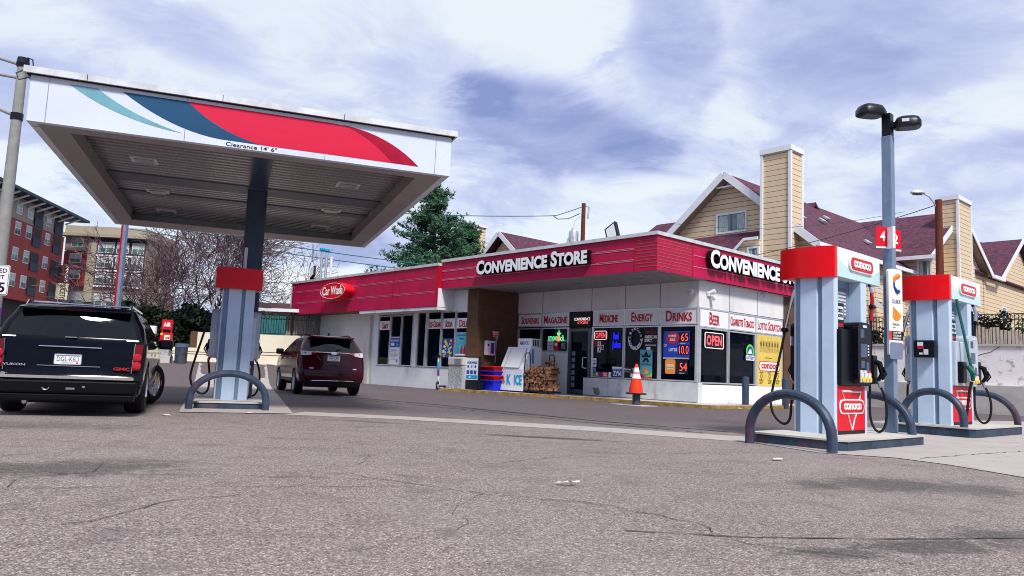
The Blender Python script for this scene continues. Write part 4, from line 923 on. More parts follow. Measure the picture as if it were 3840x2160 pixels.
# ------------------------------------------------------------------ fuel pumps
PY = R(41.76)
def letters_conoco(b, x0, x1, z0, z1, y, mi): b.text('conoco', x0, x1, z0, z1, y, .006, mi, .035)
def make_pump(loc, rz, style, label, scale=(1, 1, 1), L=1.16, VL=1.72, W=.74, vy=(-.01, .95), zb=2.59, zv=3.09):
    """x runs along the island, y across it; the fluted end faces -x"""
    r = empty('fuel_pump', loc, rz, label, 'fuel pump', 'fuel pumps on the islands'); r.scale = scale
    # fluted end housing
    k = W / .74
    prof = [(.075, 0), (.0, 0), (-.035, .018), (-.04, .215), (.01, .232), (.012, .285), (-.045, .305), (-.05, .585), (-.015, .60), (.04, .715), (.04, W / k), (.075, W / k)]
    b = MB(); b.prism([(x, y * k) for x, y in prof], 0, zb, 'z'); b.build('end_housing', 'pump_blue', r)
    b = MB(); b.box(-.012, .0, .234 * k, .284 * k, .004, zb - .004); b.prism([(-.036, .602 * k), (-.03, .598 * k), (.035, .70 * k), (.030, .706 * k)], .004, zb - .004, 'z'); b.build('groove_shade', 'pump_deep', r)  # dark strips paint shade into the flutes and the angled facet
    b = MB(); b.box(.076, L - .22, .20, W - .20, 0, zb); b.build('core', 'pump_deep', r)
    b = MB(); b.box(L - .22, L, 0, W, 0, zb); b.box(L, L + .03, .06, W - .06, 0, zb - .02); b.build('far_pillar', 'pump_blue', r)
    # valance: curved red end, pale sides with the badge
    y0, y1 = vy; ym = (y0 + y1) / 2; dep = .11; pr = []
    for i in range(9):
        t = i / 8; y = y0 + (y1 - y0) * t; pr.append((-.05 - dep * math.sin(PI * t) ** .7, y))
    b = MB(); b.prism([(.04, y0)] + pr + [(.04, y1)], zb - .02, zv, 'z'); b.build('valance_end', 'pump_red', r, True, split=50)
    b = MB(); b.box(.042, VL, y0 + .002, y1 - .002, zb, zv - .003); b.build('valance', 'val_white', r)
    for s in ('front', 'back'):
        b = MB()
        b.M = Matrix.Translation((0, y0, 0)) if s == 'front' else Matrix.Translation((VL + .04, y1, 0)) @ Matrix.Rotation(PI, 4, 'Z')
        H = zv - zb
        b.prism([(.05, zb + .004), (VL - .01, zb + .004), (VL - .01, zb + H * .55)] + [(VL - .01 - (VL - .06) * t, zb + H * (.55 - .40 * math.sin(PI * t) + .1 * t)) for t in [i / 12 for i in range(1, 13)]], -.004, .0, 'y', 3)
        cx = VL * .53; b.prism(rrect(cx - .47, cx + .47, zb + H * .30, zb + H * .80, H * .2), -.035, 0, 'y', 1); b.prism(rrect(cx - .43, cx + .43, zb + H * .34, zb + H * .76, H * .17), -.042, -.035, 'y', 0)
        letters_conoco(b, cx - .34, cx + .34, zb + H * .43, zb + H * .67, -.043, 1)
        b.build('badge', ['logo_red', 'logo_white', 'val_teal', 'val_teal'], r)
        # dispenser on this face
        Mf = Matrix() if s == 'front' else Matrix.Translation((L, W, 0)) @ Matrix.Rotation(PI, 4, 'Z')
        c = {'dark': 'black_plastic', 'grey': 'grey_plastic'}[style]
        b = MB(); b.M = Mf; b.box(.03, L - .10, -.006, .2, .06, .79, 0); b.box(.05, L - .12, -.012, .2, 0, .06, 1)
        pb = b.build('lower_door', ['sign_red', 'ink'], r)
        b = MB(); b.M = Mf; cx = (L - .07) / 2
        def outline(pts, wd):
            b.tube([(x, -.012, z) for x, z in pts], wd, 4, 0, True)
        outline([(cx - .36, .70), (cx + .36, .70), (cx + .27, .56), (cx - .27, .56)], .016); outline([(cx - .16, .34), (cx + .16, .34), (cx, .07)], .017)
        b.prism(rrect(cx - .46, cx + .46, .33, .57, .11), -.020, -.006, 'y', 0); b.prism(rrect(cx - .43, cx + .43, .355, .545, .09), -.026, -.020, 'y', 1)
        letters_conoco(b, cx - .33, cx + .33, .40, .51, -.027, 0); b.build('emblem', ['logo_white', 'sign_red'], pb)
        bo_x = 0. if s == 'front' else -.50
        b = MB(); b.M = Mf; b.bbox(.03, L + .02 if s == 'front' else L - .06, -.07 if s == 'front' else -.02, .24, .80, 1.72, .025); cs = b.build('dispenser_case', c, r)
        b = MB(); b.M = Mf; b.prism(rrect(.44, .93, .84, 1.86, .12), -.17, .1, 'y'); con = b.build('console', c, r)
        b = MB(); b.M = Mf
        b.box(.52, .66, -.176, -.17, 1.60, 1.74, 0); b.box(.52, .76, -.176, -.17, 1.28, 1.50, 0)
        for q in range(4): b.box(.80, .84, -.178, -.17, 1.31 + q * .05, 1.34 + q * .05, 1)
        b.box(.54, .68, -.176, -.17, 1.10, 1.22, 0); b.box(.74, .84, -.176, -.17, 1.02, 1.20, 0)
        b.build('screen', ['screen', 'paper'], con)
        b = MB(); b.M = Mf; b.box(1.0, 1.12, -.075, -.07, 1.44, 1.60, 0); b.box(1.02, 1.10, -.077, -.075, 1.5, 1.55, 1); b.build('sticker', ['paper', 'letter_red'], r)
        b = MB(); b.M = Mf; b.box(.62, .76, -.177, -.17, 1.775, 1.815, 0); b.build('sticker', 'paper', con)
        for q in range(3):
            b = MB(); b.M = Mf; x = .50 + q * .14
            b.box(x, x + .11, -.19, -.17, .86, 1.02, 0); b.box(x, x + .11, -.18, -.17, 1.02, 1.06, 1 if q < 2 else 2); b.prism(rrect(x + .015, x + .095, .87, .95, .03), -.21, -.19, 'y', 3); b.build('grade_button', ['paper', 'paper', 'sign_red', 'yellow'], con)
        b = MB(); b.M = Mf
        b.box(.10, .42, .185, .198, 2.02, 2.44, 0); b.box(.46, .80, .185, .198, 1.96, 2.46, 0); b.box(.50, .66, .185, .198, 1.66, 1.92, 0)
        for q in range(7): b.box(.48, .78, .183, .185, 2.0 + q * .06, 2.03 + q * .06, 1)
        for q in range(5): b.box(.12, .40, .183, .185, 2.06 + q * .07, 2.08 + q * .07, 1)
        b.build('notice', ['paper_print', 'paper'], r)
        b = MB(); b.M = Mf; b.box(.06, .34, .02, .16, 1.72, 2.16, 1); b.box(.09, .31, .015, .02, 1.88, 2.10, 0); b.text('DIESEL', .11, .29, 2.0, 2.06, .014, .003, 1, .02); b.text('ACCEPTED', .11, .29, 1.92, 1.97, .014, .003, 1, .02); b.box(.08, .3, .014, .02, 1.76, 1.82, 2); b.build('price_card', ['paper', 'ink', 'letter_red'], r)
        # nozzle boot and nozzle at the outer edge
        Mn = Mf @ Matrix.Translation((bo_x, 0, 0))
        b = MB(); b.M = Mn; b.bbox(L + .03, L + .22, -.10 if s == 'front' else -.14, .16, .84, 1.34, .03); bo = b.build('nozzle_boot', 'black_plastic', r)
        nz = 'black_plastic'
        b = MB(); b.M = Mn; b.tube([(L + .13, -.04, 1.26), (L + .14, -.16, 1.20), (L + .15, -.20, 1.02), (L + .15, -.13, .90)], [.035, .05, .045, .03], 8); b.tube([(L + .15, -.13, .90), (L + .15, -.17, .78)], .028, 8, 1); b.tube([(L + .14, -.22, 1.14), (L + .15, -.27, 1.02), (L + .15, -.2, .92)], .016, 6); b.build('nozzle', [nz, 'steel'], r)
        b = MB(); b.M = Mf
        X = L + .19 if s == 'front' else L - .12
        pts = [(X, .04, zb + .02), (X, -.03, 2.40), (X, -.0, 1.95), (X, .0, 1.5), (X, .03, .75), (X - .02, .02, .30), (X - .02, -.04, .10), (X - .02, -.13, .03), (X - .02, -.22, .12), (X - .02, -.26, .35), (X - .03, -.24, .6), (L + .15, -.17, .80)]
        if s == 'back': pts = [(X, .04, zb + .02), (X, -.12, 2.1), (X, -.30, 1.3), (X, -.46, .6), (X, -.46, .34), (X, -.36, .17), (X, -.22, .10), (X, -.12, .2), (X - .06, -.12, .5), (L - .35, -.17, .80)]
        P = []
        for i in range(len(pts) - 1):
            p0, p1, p2, p3 = [Vector(pts[max(0, min(len(pts) - 1, i + q))]) for q in (-1, 0, 1, 2)]
            for t in (0, .25, .5, .75): P.append(.5 * ((2 * p1) + (p2 - p0) * t + (2 * p0 - 5 * p1 + 4 * p2 - p3) * t * t + (3 * p1 - p0 - 3 * p2 + p3) * t ** 3))
        P.append(Vector(pts[-1])); b.tube(P, .022, 8)
        ho = b.build('hose', 'rubber', r, True)
        if style == 'grey' and s == 'front' and L > 1.12:
            b = MB(); b.M = Mf; b.bbox(.10, .34, -.16, .0, .86, 1.30, .03); b.build('nozzle_boot', 'black_plastic', r)
            b = MB(); b.M = Mf; b.tube([(.22, -.20, 1.22), (.26, -.28, 1.08), (.30, -.26, .92)], [.04, .055, .035], 8); b.build('nozzle', 'rubber_green', r)
            b = MB(); b.M = Mf; b.tube([(.16, -.06, zb), (.16, -.10, 2.3), (.19, -.16, 1.9), (.24, -.22, 1.4), (.27, -.26, 1.15)], .026, 8); g2 = b.build('hose', 'rubber_green', r, True)
            b = MB(); b.M = Mf; b.tube([(.30, -.24, .9), (.30, -.20, .7), (.28, -.16, .3), (.27, -.14, .05)], .026, 8); b.build('hose_tail', 'rubber', g2, True)
        b = MB(); b.M = Mf; b.tube([P[2], P[4], P[6]], .032, 8); b.build('hose_coupling', 'chrome', ho)
        if style == 'dark' and s == 'front': b = MB(); b.M = Mf; b.tube([Vector((X, -.02, 2.44)), P[5] + Vector((0, -.0, 0)), P[8]], .036, 8); b.build('hose_sleeve', 'letter_red', ho)
        b = MB(); b.M = Mf; b.tube([P[6] + Vector((-.04, 0, 0)), P[6] + Vector((.07, 0, 0))], .045, 8); b.build('breakaway', 'black_plastic', ho)
    return r
def make_island(loc, rz, x0, x1, y0, y1, h, label, worn=True):
    r = empty('pump_island', loc, rz, label, 'pump island', 'raised pump islands')
    c = .10; P = [(x0 + c, y0), (x1 - c, y0), (x1, y0 + c), (x1, y1 - c), (x1 - c, y1), (x0 + c, y1), (x0, y1 - c), (x0, y0 + c)]
    b = MB(); b.prism(P, 0.0, h - .028, 'z'); b.build('kerb', 'kerb_navy', r)
    b = MB(); q = .02; b.prism([(x0 - q + c, y0 - q), (x1 + q - c, y0 - q), (x1 + q, y0 + c), (x1 + q, y1 - c), (x1 - c + q, y1 + q), (x0 + c - q, y1 + q), (x0 - q, y1 - c), (x0 - q, y0 + c)], h - .028, h, 'z'); b.build('top', 'concrete_light', r)
    return r
def hoop(p, q, h, rad, label):
    p = Vector((*p, 0)); q = Vector((*q, 0)); t = q - p; L = t.length; t.normalize(); c = min(.46 * L, h * .75)
    P = [p + Vector((0, 0, z)) for z in (-.05, (h - c) * .5, h - c)]
    for i in range(1, 9): a = PI / 2 * i / 8; P.append(p + t * (L / 2 * (1 - math.cos(a)) * .96) + Vector((0, 0, h - c + c * math.sin(a))))
    half = P; other = [Vector((p + q) - v) for v in half]
    for v, s in zip(other, half): v.z = s.z
    b = MB(); b.tube(half + other[::-1], rad, 12)
    r = empty('guard_hoop', (p + q) / 2, 0, label, 'guard hoop', 'bent pipe guards round the pump islands')
    o = b.build('pipe', 'hoop_paint', r, True); o.matrix_parent_inverse = Matrix.Translation(-(p + q) / 2)
    return r
# front right island A
PA = Vector((5.33, 12.30, .17))
make_island((PA.x, PA.y, 0), PY, -1.02, 2.10, -.60, .93, .17, 'chipped navy kerbed island under the front right pump')
make_pump(PA, PY, 'dark', 'front right fuel pump with black dispenser panel')
hoop((3.86, 12.08), (4.66, 10.90), .80, .075, 'rust-spotted guard hoop before the front right pump')
hoop((6.1, 14.3), (7.03, 13.20), .82, .073, 'guard hoop at the far end of the front right island')
# back right island B
PB = Vector((9.62, 16.40, .21))
make_island((PB.x, PB.y, 0), PY, -.7, 2.7, -.62, 1.1, .21, 'navy kerbed island under the far right pump')
make_pump(PB, PY, 'grey', 'far right fuel pump with grey dispenser and green hose', (1.16, 1.16, 1.06))
hoop((8.72, 16.75), (9.45, 15.72), .92, .078, 'guard hoop before the far right pump')
hoop((11.1, 19.4), (12.3, 18.3), .92, .076, 'rusty guard hoop at the far end of the far right island')
r = empty('payment_box', PB + Vector((0, 0, 0)), PY, 'black card box with stickers on the far right pump end', 'box')
b = MB(); b.M = Matrix.Diagonal((1.16, 1.16, 1.06, 1)); b.bbox(-.20, -.055, .23, .60, 1.36, 1.72, .03); b.build('case', 'black_plastic', r)
b = MB(); b.M = Matrix.Diagonal((1.16, 1.16, 1.06, 1)); b.box(-.206, -.20, .42, .52, 1.60, 1.68, 0); b.box(-.206, -.20, .41, .52, 1.54, 1.59, 1); b.box(-.206, -.20, .33, .41, 1.42, 1.53, 0); b.box(-.206, -.20, .43, .49, 1.42, 1.46, 0); b.build('sticker', ['paper', 'letter_red'], r)
# island C under the canopy
CY = R(110.12)
PC = Vector((-5.40, 15.80, .15))
make_island((PC.x, PC.y, 0), CY, -.88, 4.2, -.28, .98, .15, 'navy kerbed island at the canopy column')
make_pump(PC, CY, 'grey', 'fuel pump at the canopy column under the canopy', (1, 1, 1), L=1.1, VL=1.5, W=.65, vy=(-.13, .79), zb=2.30, zv=2.72)
hoop((-6.02, 14.42), (-4.72, 14.90), .70, .068, 'guard hoop before the canopy column pump')
b = MB(); b.tube([(0, 0, 0), (0, 0, .5)], .035, 8); tag(b.build('conduit', 'paper', loc=(-5.72, 15.95, 2.86)), 'short white conduit above the canopy pump', 'conduit')

# ------------------------------------------------------------------ canopy
KY = .35116
canopy = empty('fuel_canopy', (-6.052, 16.906, 0), KY, 'large white fuel canopy with red and blue swoosh on one column', 'canopy')
cw, cd, z0, zt = 3.38, 4.772, 4.5, 5.225
b = MB()
b.box(-cw, cw, -cd, -cd + .12, z0, zt); b.box(-cw, cw, cd - .12, cd, z0, zt); b.box(-cw, -cw + .12, -cd + .12, cd - .12, z0, zt); b.box(cw - .12, cw, -cd + .12, cd - .12, z0, zt)
for u in (-3.13, -1.14, 1.12, 3.09): b.box(u - .006, u + .006, -cd - .002, -cd, z0, zt, 1)
b.build('fascia', ['canopy_white', 'steel'], canopy)
b = MB(); q = .09; b.box(-cw - q, cw + q, -cd - q, -cd + .2, zt + .012, zt + .115); b.box(-cw - q, -cw + .2, -cd + .2, cd + q, zt + .012, zt + .115); b.box(cw - .2, cw + q, -cd + .2, cd + q, zt + .012, zt + .115); b.box(-cw + .2, cw - .2, cd - .2, cd + q, zt + .012, zt + .115)
b.box(-cw - .05, cw + .05, -cd - .05, -cd + .1, zt, zt + .012, 1)
for u in (-2.6, -.6, 1.4): b.box(u - .005, u + .005, -cd - q - .002, -cd - q, zt + .012, zt + .115, 1)
b.build('top_flashing', ['roof_cap', 'dark_gap'], canopy)
b = MB(); b.box(-cw + .05, cw - .05, -cd + .05, cd - .05, zt - .1, zt); b.build('deck', 'tar_roof', canopy)
# soffit border and ribbed ceiling in three fields divided by beams
b = MB()
b.box(-cw + .12, cw - .12, -cd + .12, -cd + .45, 4.5, 4.52); b.box(-cw + .12, cw - .12, cd - 1.0, cd - .12, 4.5, 4.52); b.box(-cw + .12, -cw + .52, -cd + .45, cd - 1.0, 4.5, 4.52); b.box(cw - .54, cw - .12, -cd + .45, cd - 1.0, 4.5, 4.52)
b.box(-cw + .50, -cw + .52, -cd + .45, cd - 1.0, 4.52, 4.8); b.box(cw - .54, cw - .52, -cd + .45, cd - 1.0, 4.52, 4.8)
b.box(-cw, -cw + .12, -cd + .3, -cd + .304, 4.496, 4.5, 1)
b.build('soffit_border', ['canopy_border', 'dark_gap'], canopy)
b = MB(); y = -cd + .2; k = 0
vs = []; ys = []
while y < cd - .5:
    for dy, z in ((0, 4.76), (.10, 4.76), (.125, 4.85), (.20, 4.85)): ys.append((y + dy, z))
    y += .225
n = len(ys); b.add([(x, yy, z) for x in (-cw + .4, cw - .4) for yy, z in ys], [(i, i + 1, n + i + 1, n + i) for i in range(n - 1)])
b.build('ceiling', 'canopy_under', canopy)
for ya, yb, zz in ((-.75, .05, 4.74), (1.05, 1.45, 4.74)):
    b = MB(); b.box(-cw + .52, cw - .54, ya, yb, zz, 4.85); b.build('beam', 'beam_grey', canopy)
b = MB(); b.box(-.04, .32, -3.9, -.75, 4.735, 4.85); b.build('beam', 'column_navy', canopy)  # stub shaped to stand in for the column's reflection in the ceiling
for u in (-2.02, 1.9):
    for v in (-2.0, .93, 3.42):
        b = MB(); b.box(u - .24, u + .24, v - .22, v + .22, 4.74, 4.80); f = b.build('canopy_light', 'roof_cap', canopy)
        b = MB(); b.box(u - .17, u + .17, v - .15, v + .15, 4.725, 4.739); b.build('lens', 'lens', f)
b = MB(); b.M = Matrix.Translation((.13, -.32, 0)); b.bbox(-.21, .21, -.21, .21, .15, 4.74, .03)
b.build('column', 'column_navy', canopy)
# painted swoosh on the front fascia
def bez(p, k=10):
    o = []
    for t in [i / k for i in range(k + 1)]: o.append(tuple((1 - t) ** 2 * p[0][j] + 2 * t * (1 - t) * p[1][j] + t * t * p[2][j] for j in (0, 1)))
    return o
def gfx(name, poly, m, t):
    b = MB(); b.prism(poly, -cd - t, -cd, 'y'); b.build(name, m, canopy)
gfx('swoosh', bez([(-2.85, 5.165), (-2.15, 4.70), (-1.18, 4.625)]) + bez([(-1.18, 4.625), (-1.95, 4.80), (-2.46, 5.165)])[1:], 'gfx_teal', .004)
gfx('swoosh', [(-1.14, 5.168)] + [(-2.09, 5.168)] + bez([(-2.09, 5.168), (-1.35, 4.66), (-.60, 4.612)])[1:] + [(-.02, 4.605)] + bez([(.04, 4.605), (-.62, 4.72), (-1.14, 5.168)])[:-1], 'gfx_navy', .004)
gfx('swoosh', [(1.15, 5.17), (-1.138, 5.17)] + bez([(-1.138, 5.17), (-.6, 4.72), (.06, 4.605)])[1:] + [(2.78, 4.60)] + bez([(2.78, 4.60), (2.1, 5.15), (1.15, 5.17)])[1:-1], 'gfx_red', .005)
gfx('swoosh', bez([(2.78, 4.602), (2.2, 5.12), (1.38, 5.165)]) + bez([(1.38, 5.165), (1.9, 5.02), (2.30, 4.602)])[1:], 'gfx_deepred', .007)
b = MB(); b.text("Clearance 14' 6\"", -.50, .32, 4.515, 4.585, -cd - .001, .004, 0, .01); b.build('lettering', 'ink', canopy)
b = MB(); b.tube([(-cw - .10, -cd + .02, 5.30), (-cw - .2, -cd + .0, 5.22), (-cw - .16, -cd, 5.12), (-cw - .02, -cd, 5.18)], .012, 6); b.build('cable_loop', 'wire', canopy)

# ------------------------------------------------------------------ forecourt light post with the can-shaped sign
LP = Vector((6.86, 13.56, .17))
lp = empty('lamp_post', LP, PY, 'square blue forecourt post with two black lamp heads', 'lamp post')
b = MB(); b.bbox(-.085, .085, -.085, .085, 0, 5.42, .012); b.build('pole', 'pole_blue', lp)
b = MB(); b.bbox(-.08, .08, -.08, .08, 5.42, 5.85, .012); b.build('cap', 'lamp_black', lp)
def lamp_head(dx, dy, ang, z, ln):
    b = MB(); b.M = Matrix.Rotation(ang - PY, 4, 'Z')
    prof = []
    vs = []; n = 16
    for zz, s in ((.0, .90), (.02, 1.), (.10, 1.0), (.18, .82), (.21, .55)):
        for j in range(n):
            a = 2 * PI * j / n; vs.append((.10 + ln / 2 + ln / 2 * s * math.copysign(abs(math.cos(a)) ** .6, math.cos(a)), .19 * s * math.copysign(abs(math.sin(a)) ** .6, math.sin(a)), z + zz))
    b.add(vs, [(i * n + j, i * n + (j + 1) % n, (i + 1) * n + (j + 1) % n, (i + 1) * n + j) for i in range(4) for j in range(n)] + [tuple(range(n)), tuple(4 * n + j for j in range(n))])
    b.box(.05, .16, -.05, .05, z + .03, z + .12)
    h = b.build('lamp_head', 'lamp_black', lp, True, split=40)
    b = MB(); b.M = Matrix.Rotation(ang - PY, 4, 'Z'); b.box(.2, ln, -.12, .12, z - .006, z + .002); b.build('lens', 'screen', h)
    return h
lamp_head(0, 0, R(190), 5.78, .50); h = lamp_head(0, 0, R(-22), 5.56, .46)
b = MB(); b.box(.22, .34, -.195, -.188, 5.64, 5.70); b.M = Matrix.Rotation(R(-22) - PY, 4, 'Z'); b2 = MB(); b2.M = b.M; b2.box(.22, .34, -.196, -.19, 5.63, 5.69); b2.build('plate', 'paper', h)
# number flags
for k, (st, x0, ang, lb) in enumerate((('4', -.10, 204, 'red number 4 flag on the left of the light post'), ('2', .08, 20, 'red number 2 flag on the right of the light post'))):
    rz = R(8) if k == 0 else R(14)
    pos = LP + Vector((-.30 if k == 0 else .06, -.115 if k == 0 else .02, 3.33 - k * .02)); sg = empty('number_flag', pos, rz, lb, 'sign', 'pump number flags')
    b = MB(); b.box(0, .26 if k == 0 else .19, -.012, 0, 0, .36); b.box(0, .26 if k == 0 else .19, -.013, -.0, -.03, 0, 1); b.build('plate', ['sign_red', 'sign_grey'], sg)
    b = MB(); b.text(st, .075 if k == 0 else .03, .175 if k == 0 else .12, .10, .28, -.014, .004, 0, .02); b.build('numeral', 'logo_white', sg)
b = MB(); b.box(0, .05, -.16, 0, -.03, .36); tag(b.build('bracket', 'sign_grey', loc=LP + Vector((-.085, -.10, 3.32)), rot=R(8)), 'pale folded bracket holding the number flags', 'bracket')
# tall can-shaped board
cs = empty('can_board', LP + Vector((-.09, -.17, 1.30)), R(20), 'tall white can-shaped advertising board on the light post', 'sign board')
b = MB(); b.prism(rrect(-.02, .30, .05, 1.62, .05), 0, .05, 'y'); b.build('panel', 'logo_white', cs)
b = MB(); b.prism(rrect(-.012, .292, .0, .30, .04), -.006, .04, 'y'); b.build('can_foot', 'silver', cs)
b = MB(); b.box(-.018, .298, -.006, -.001, .34, .50, 0)
for q in range(3): b.text(('LIVE FIT', 'CELSIUS', 'ENERGY')[q], .06, .25, .455 - q * .05, .485 - q * .05, -.007, .002, 1, .02)
b.box(-.015, .03, -.008, -.006, .34, .50, 2)
P = [(.19 - .07 * math.cos(t), 1.33 + .13 * math.sin(t)) for t in [i * PI / 12 for i in range(2, 12)]]
b.tube([(x, -.006, z) for x, z in [(.22, 1.50), (.17, 1.50), (.12, 1.46), (.10, 1.38)]], [.035, .04, .035, .016], 8, 3); b.tube([(x, -.006, z) for x, z in [(.10, 1.37), (.11, 1.29), (.15, 1.23), (.20, 1.21)]], [.014, .018, .03, .045], 8, 4)
b.text('CELSIUS', .05, .25, 1.00, 1.07, -.004, .003, 5, .01); b.text('SPARKLING', .06, .22, .60, .64, -.004, .003, 5); b.text('ORANGE', .06, .13, .555, .575, -.004, .003, 3)
a0 = [(.08, .94)] + [(.16 + .10 * math.cos(t), .80 + .12 * math.sin(t)) for t in [PI * 1.05 + i * PI * .95 / 10 for i in range(11)]]
b.prism(a0, -.006, -.001, 'y', 3)
for t in (1.2, 1.4, 1.6, 1.8): b.tube([(.11, -.008, .90), (.16 + .085 * math.cos(PI * t), -.008, .80 + .10 * math.sin(PI * t))], .004, 4, 6)
b.build('artwork', ['ink', 'logo_white', 'orange', 'citrus', 'poster_blue', 'paper_print', 'poster_yellow'], cs)
r = empty('squeegee_station', LP + Vector((-.45, .38, 0)), PY, 'blue and white paper towel station behind the front right pump', 'towel station')
b = MB(); b.bbox(-.15, .15, -.12, .12, 0, .85, .03); b.build('bin', 'pump_dark', r)
b = MB(); b.bbox(-.12, .12, -.1, .1, .85, 1.50, .03); b.build('dispenser', 'grey_plastic', r)
b = MB(); b.box(-.1, .1, -.106, -.1, 1.1, 1.2, 0); b.box(-.1, .1, -.106, -.1, 1.22, 1.32, 1); b.box(-.1, .1, -.106, -.1, .9, 1.06, 1); b.box(-.1, .1, -.108, -.106, .95, .98, 2); b.build('label_sticker', ['poster_blue', 'paper', 'letter_red'], r)
# ------------------------------------------------------------------ vehicles (x forward, y left, rear bumper at x = 0)
NR, NC, NF = 6, 5, 6
def car_loop(z, xr, xf, hw, rr, rf, stations, bow=.05):
    """half plan outline (y >= 0) from the rear centre round to the front centre"""
    P = []
    for i in range(NR + 1):
        t = i / NR; y = (hw - rr) * t; P.append((xr + bow * t * t, y, z))
    for i in range(1, NC + 1):
        a = PI / 2 * i / NC; P.append((xr + bow + rr * (1 - math.cos(a)) * .8, hw - rr + rr * math.sin(a), z))
    xs = xr + bow + rr * .8; xe = xf - .12 - rf * .9
    for X in stations: P.append((min(max(X, xs), xe), hw, z))
    for i in range(0, NC + 1):
        a = PI / 2 * i / NC; P.append((xe + rf * .9 * math.sin(a), hw - rf + rf * math.cos(a), z))
    for i in range(1, NF + 1):
        t = 1 - i / NF; P.append((xf - .12 * t * t, (hw - rf) * t, z))
    return P
def car_body(root, rows, stations, classify, mats, arches, bow=.05, wheel_r=.4):
    loops = [car_loop(*r, stations, bow) for r in rows]; n = len(loops[0])
    groups = {}
    for i in range(len(loops) - 1):
        for j in range(n - 1):
            for side in (1, -1):
                key = classify(i, j)
                q = [loops[i][j], loops[i][j + 1], loops[i + 1][j + 1], loops[i + 1][j]]
                q = [(x, y * side, z) for x, y, z in q]
                if side < 0: q = q[::-1]
                k = key if key[0] != 'side_window' else (key[0], key[1], side)
                groups.setdefault(k, []).append(q)
    body = None
    def weld(name, quads, m, parent, extra=None, smooth=True):
        bm = bmesh.new()
        for q in quads:
            vs = [bm.verts.new(p) for p in q]
            bm.faces.new(vs)
        if extra: extra(bm)
        bmesh.ops.remove_doubles(bm, verts=bm.verts[:], dist=1e-4)
        bmesh.ops.dissolve_degenerate(bm, edges=bm.edges[:], dist=1e-4)
        bmesh.ops.recalc_face_normals(bm, faces=bm.faces[:])
        me = bpy.data.meshes.new(name)
        for f in bm.faces: f.smooth = True
        for e in bm.edges:
            if len(e.link_faces) == 2 and e.calc_face_angle(0) > R(38): e.smooth = False
        bm.to_mesh(me); bm.free()
        for mm in ([m] if isinstance(m, str) else m): me.materials.append(MATS[mm])
        o = bpy.data.objects.new(name, me); COL.objects.link(o); o.parent = parent; return o
    def caps(bm):
        for lp in (loops[0], loops[-1]):
            ring = lp + [(x, -y, z) for x, y, z in lp[-2:0:-1]]
            bm.faces.new([bm.verts.new(p) for p in ring])
    body = weld('body', groups.pop(('body',)), mats['body'], root, caps)
    # cut the wheel arches
    cut = bmesh.new()
    for (x, r) in arches:
        mtx = Matrix.Translation((x, 0, wheel_r)) @ Matrix.Rotation(PI / 2, 4, 'X')
        bmesh.ops.create_cone(cut, cap_ends=True, segments=28, radius1=r, radius2=r, depth=4, matrix=mtx)
    me = bpy.data.meshes.new('cut'); cut.to_mesh(me); cut.free(); co_ = bpy.data.objects.new('cut', me); COL.objects.link(co_)
    core = bpy.data.meshes.new('core')
    md = body.modifiers.new('b', 'BOOLEAN'); md.operation = 'DIFFERENCE'; md.object = co_; md.solver = 'EXACT'
    pw = body.parent; body.parent = None
    dg = bpy.context.evaluated_depsgraph_get(); dg.update()
    nm = bpy.data.meshes.new_from_object(body.evaluated_get(dg)); body.modifiers.clear()
    if len(nm.polygons) > 50: body.data = nm; nm.name = 'body'
    body.parent = pw
    bpy.data.objects.remove(co_)
    out = {'body': body}
    for k, qs in groups.items():
        o = weld(k[0] if k[0] != 'side_window' else 'side_window', qs, mats.get(k[0], 'car_glass'), root); out[k] = o
    return out, loops
def wheel(root, x, y, r, wd, side, steer=0., spokes=8, rim='chrome'):
    Mx = Matrix.Translation((x, y, r)) @ Matrix.Rotation(steer, 4, 'Z') @ Matrix.Rotation(PI / 2, 4, 'X')
    if side > 0: Mx = Matrix.Translation((x, y, r)) @ Matrix.Rotation(steer + PI, 4, 'Z') @ Matrix.Rotation(PI / 2, 4, 'X')
    # local: disc in XY, +Z points outward
    b = MB(); b.M = Mx
    prof = [(r * .62, wd / 2), (r * .70, wd / 2 + .01), (r * .90, wd / 2), (r * .985, wd * .36), (r, 0), (r * .985, -wd * .36), (r * .9, -wd / 2), (r * .62, -wd / 2)]
    n = 32; vs = []; fs = []
    for rr_, z in prof: vs += [(rr_ * math.cos(2 * PI * j / n), rr_ * math.sin(2 * PI * j / n), z) for j in range(n)]
    for i in range(len(prof)): q = (i + 1) % len(prof); fs += [(i * n + j, i * n + (j + 1) % n, q * n + (j + 1) % n, q * n + j) for j in range(n)]
    b.add(vs, fs); t = b.build('tyre', 'rubber', None, True)
    w_ = bpy.data.objects.new('wheel', None); COL.objects.link(w_); w_.parent = root; t.parent = w_
    b = MB(); b.M = Mx
    b.lathe([(r * .66, wd * .40), (r * .66, wd * .48), (r * .60, wd * .5), (r * .57, wd * .30), (r * .57, wd * .1)], 32)
    for k in range(spokes):
        a = 2 * PI * k / spokes; M0 = b.M; b.M = Mx @ Matrix.Rotation(a, 4, 'Z'); b.prism([(.05, -.035), (r * .60, -.022 - .01 * (k % 2)), (r * .60, .022 + .01 * (k % 2)), (.05, .035)], wd * .32, wd * .42, 'z'); b.M = M0
    b.lathe([(.075, wd * .3), (.07, wd * .45), (.03, wd * .47)], 16); b.build('rim', rim, w_, True)
    b = MB(); b.M = Mx; b.lathe([(r * .55, -.02), (r * .55, 0.0)], 24); b.build('brake_disc', 'lamp_black', w_)
    return w_
def under(root, L, hw, z):
    b = MB(); b.box(.25, L - .3, -hw + .22, hw - .22, z, z + .35); b.build('underbody', 'suv_trim', root)

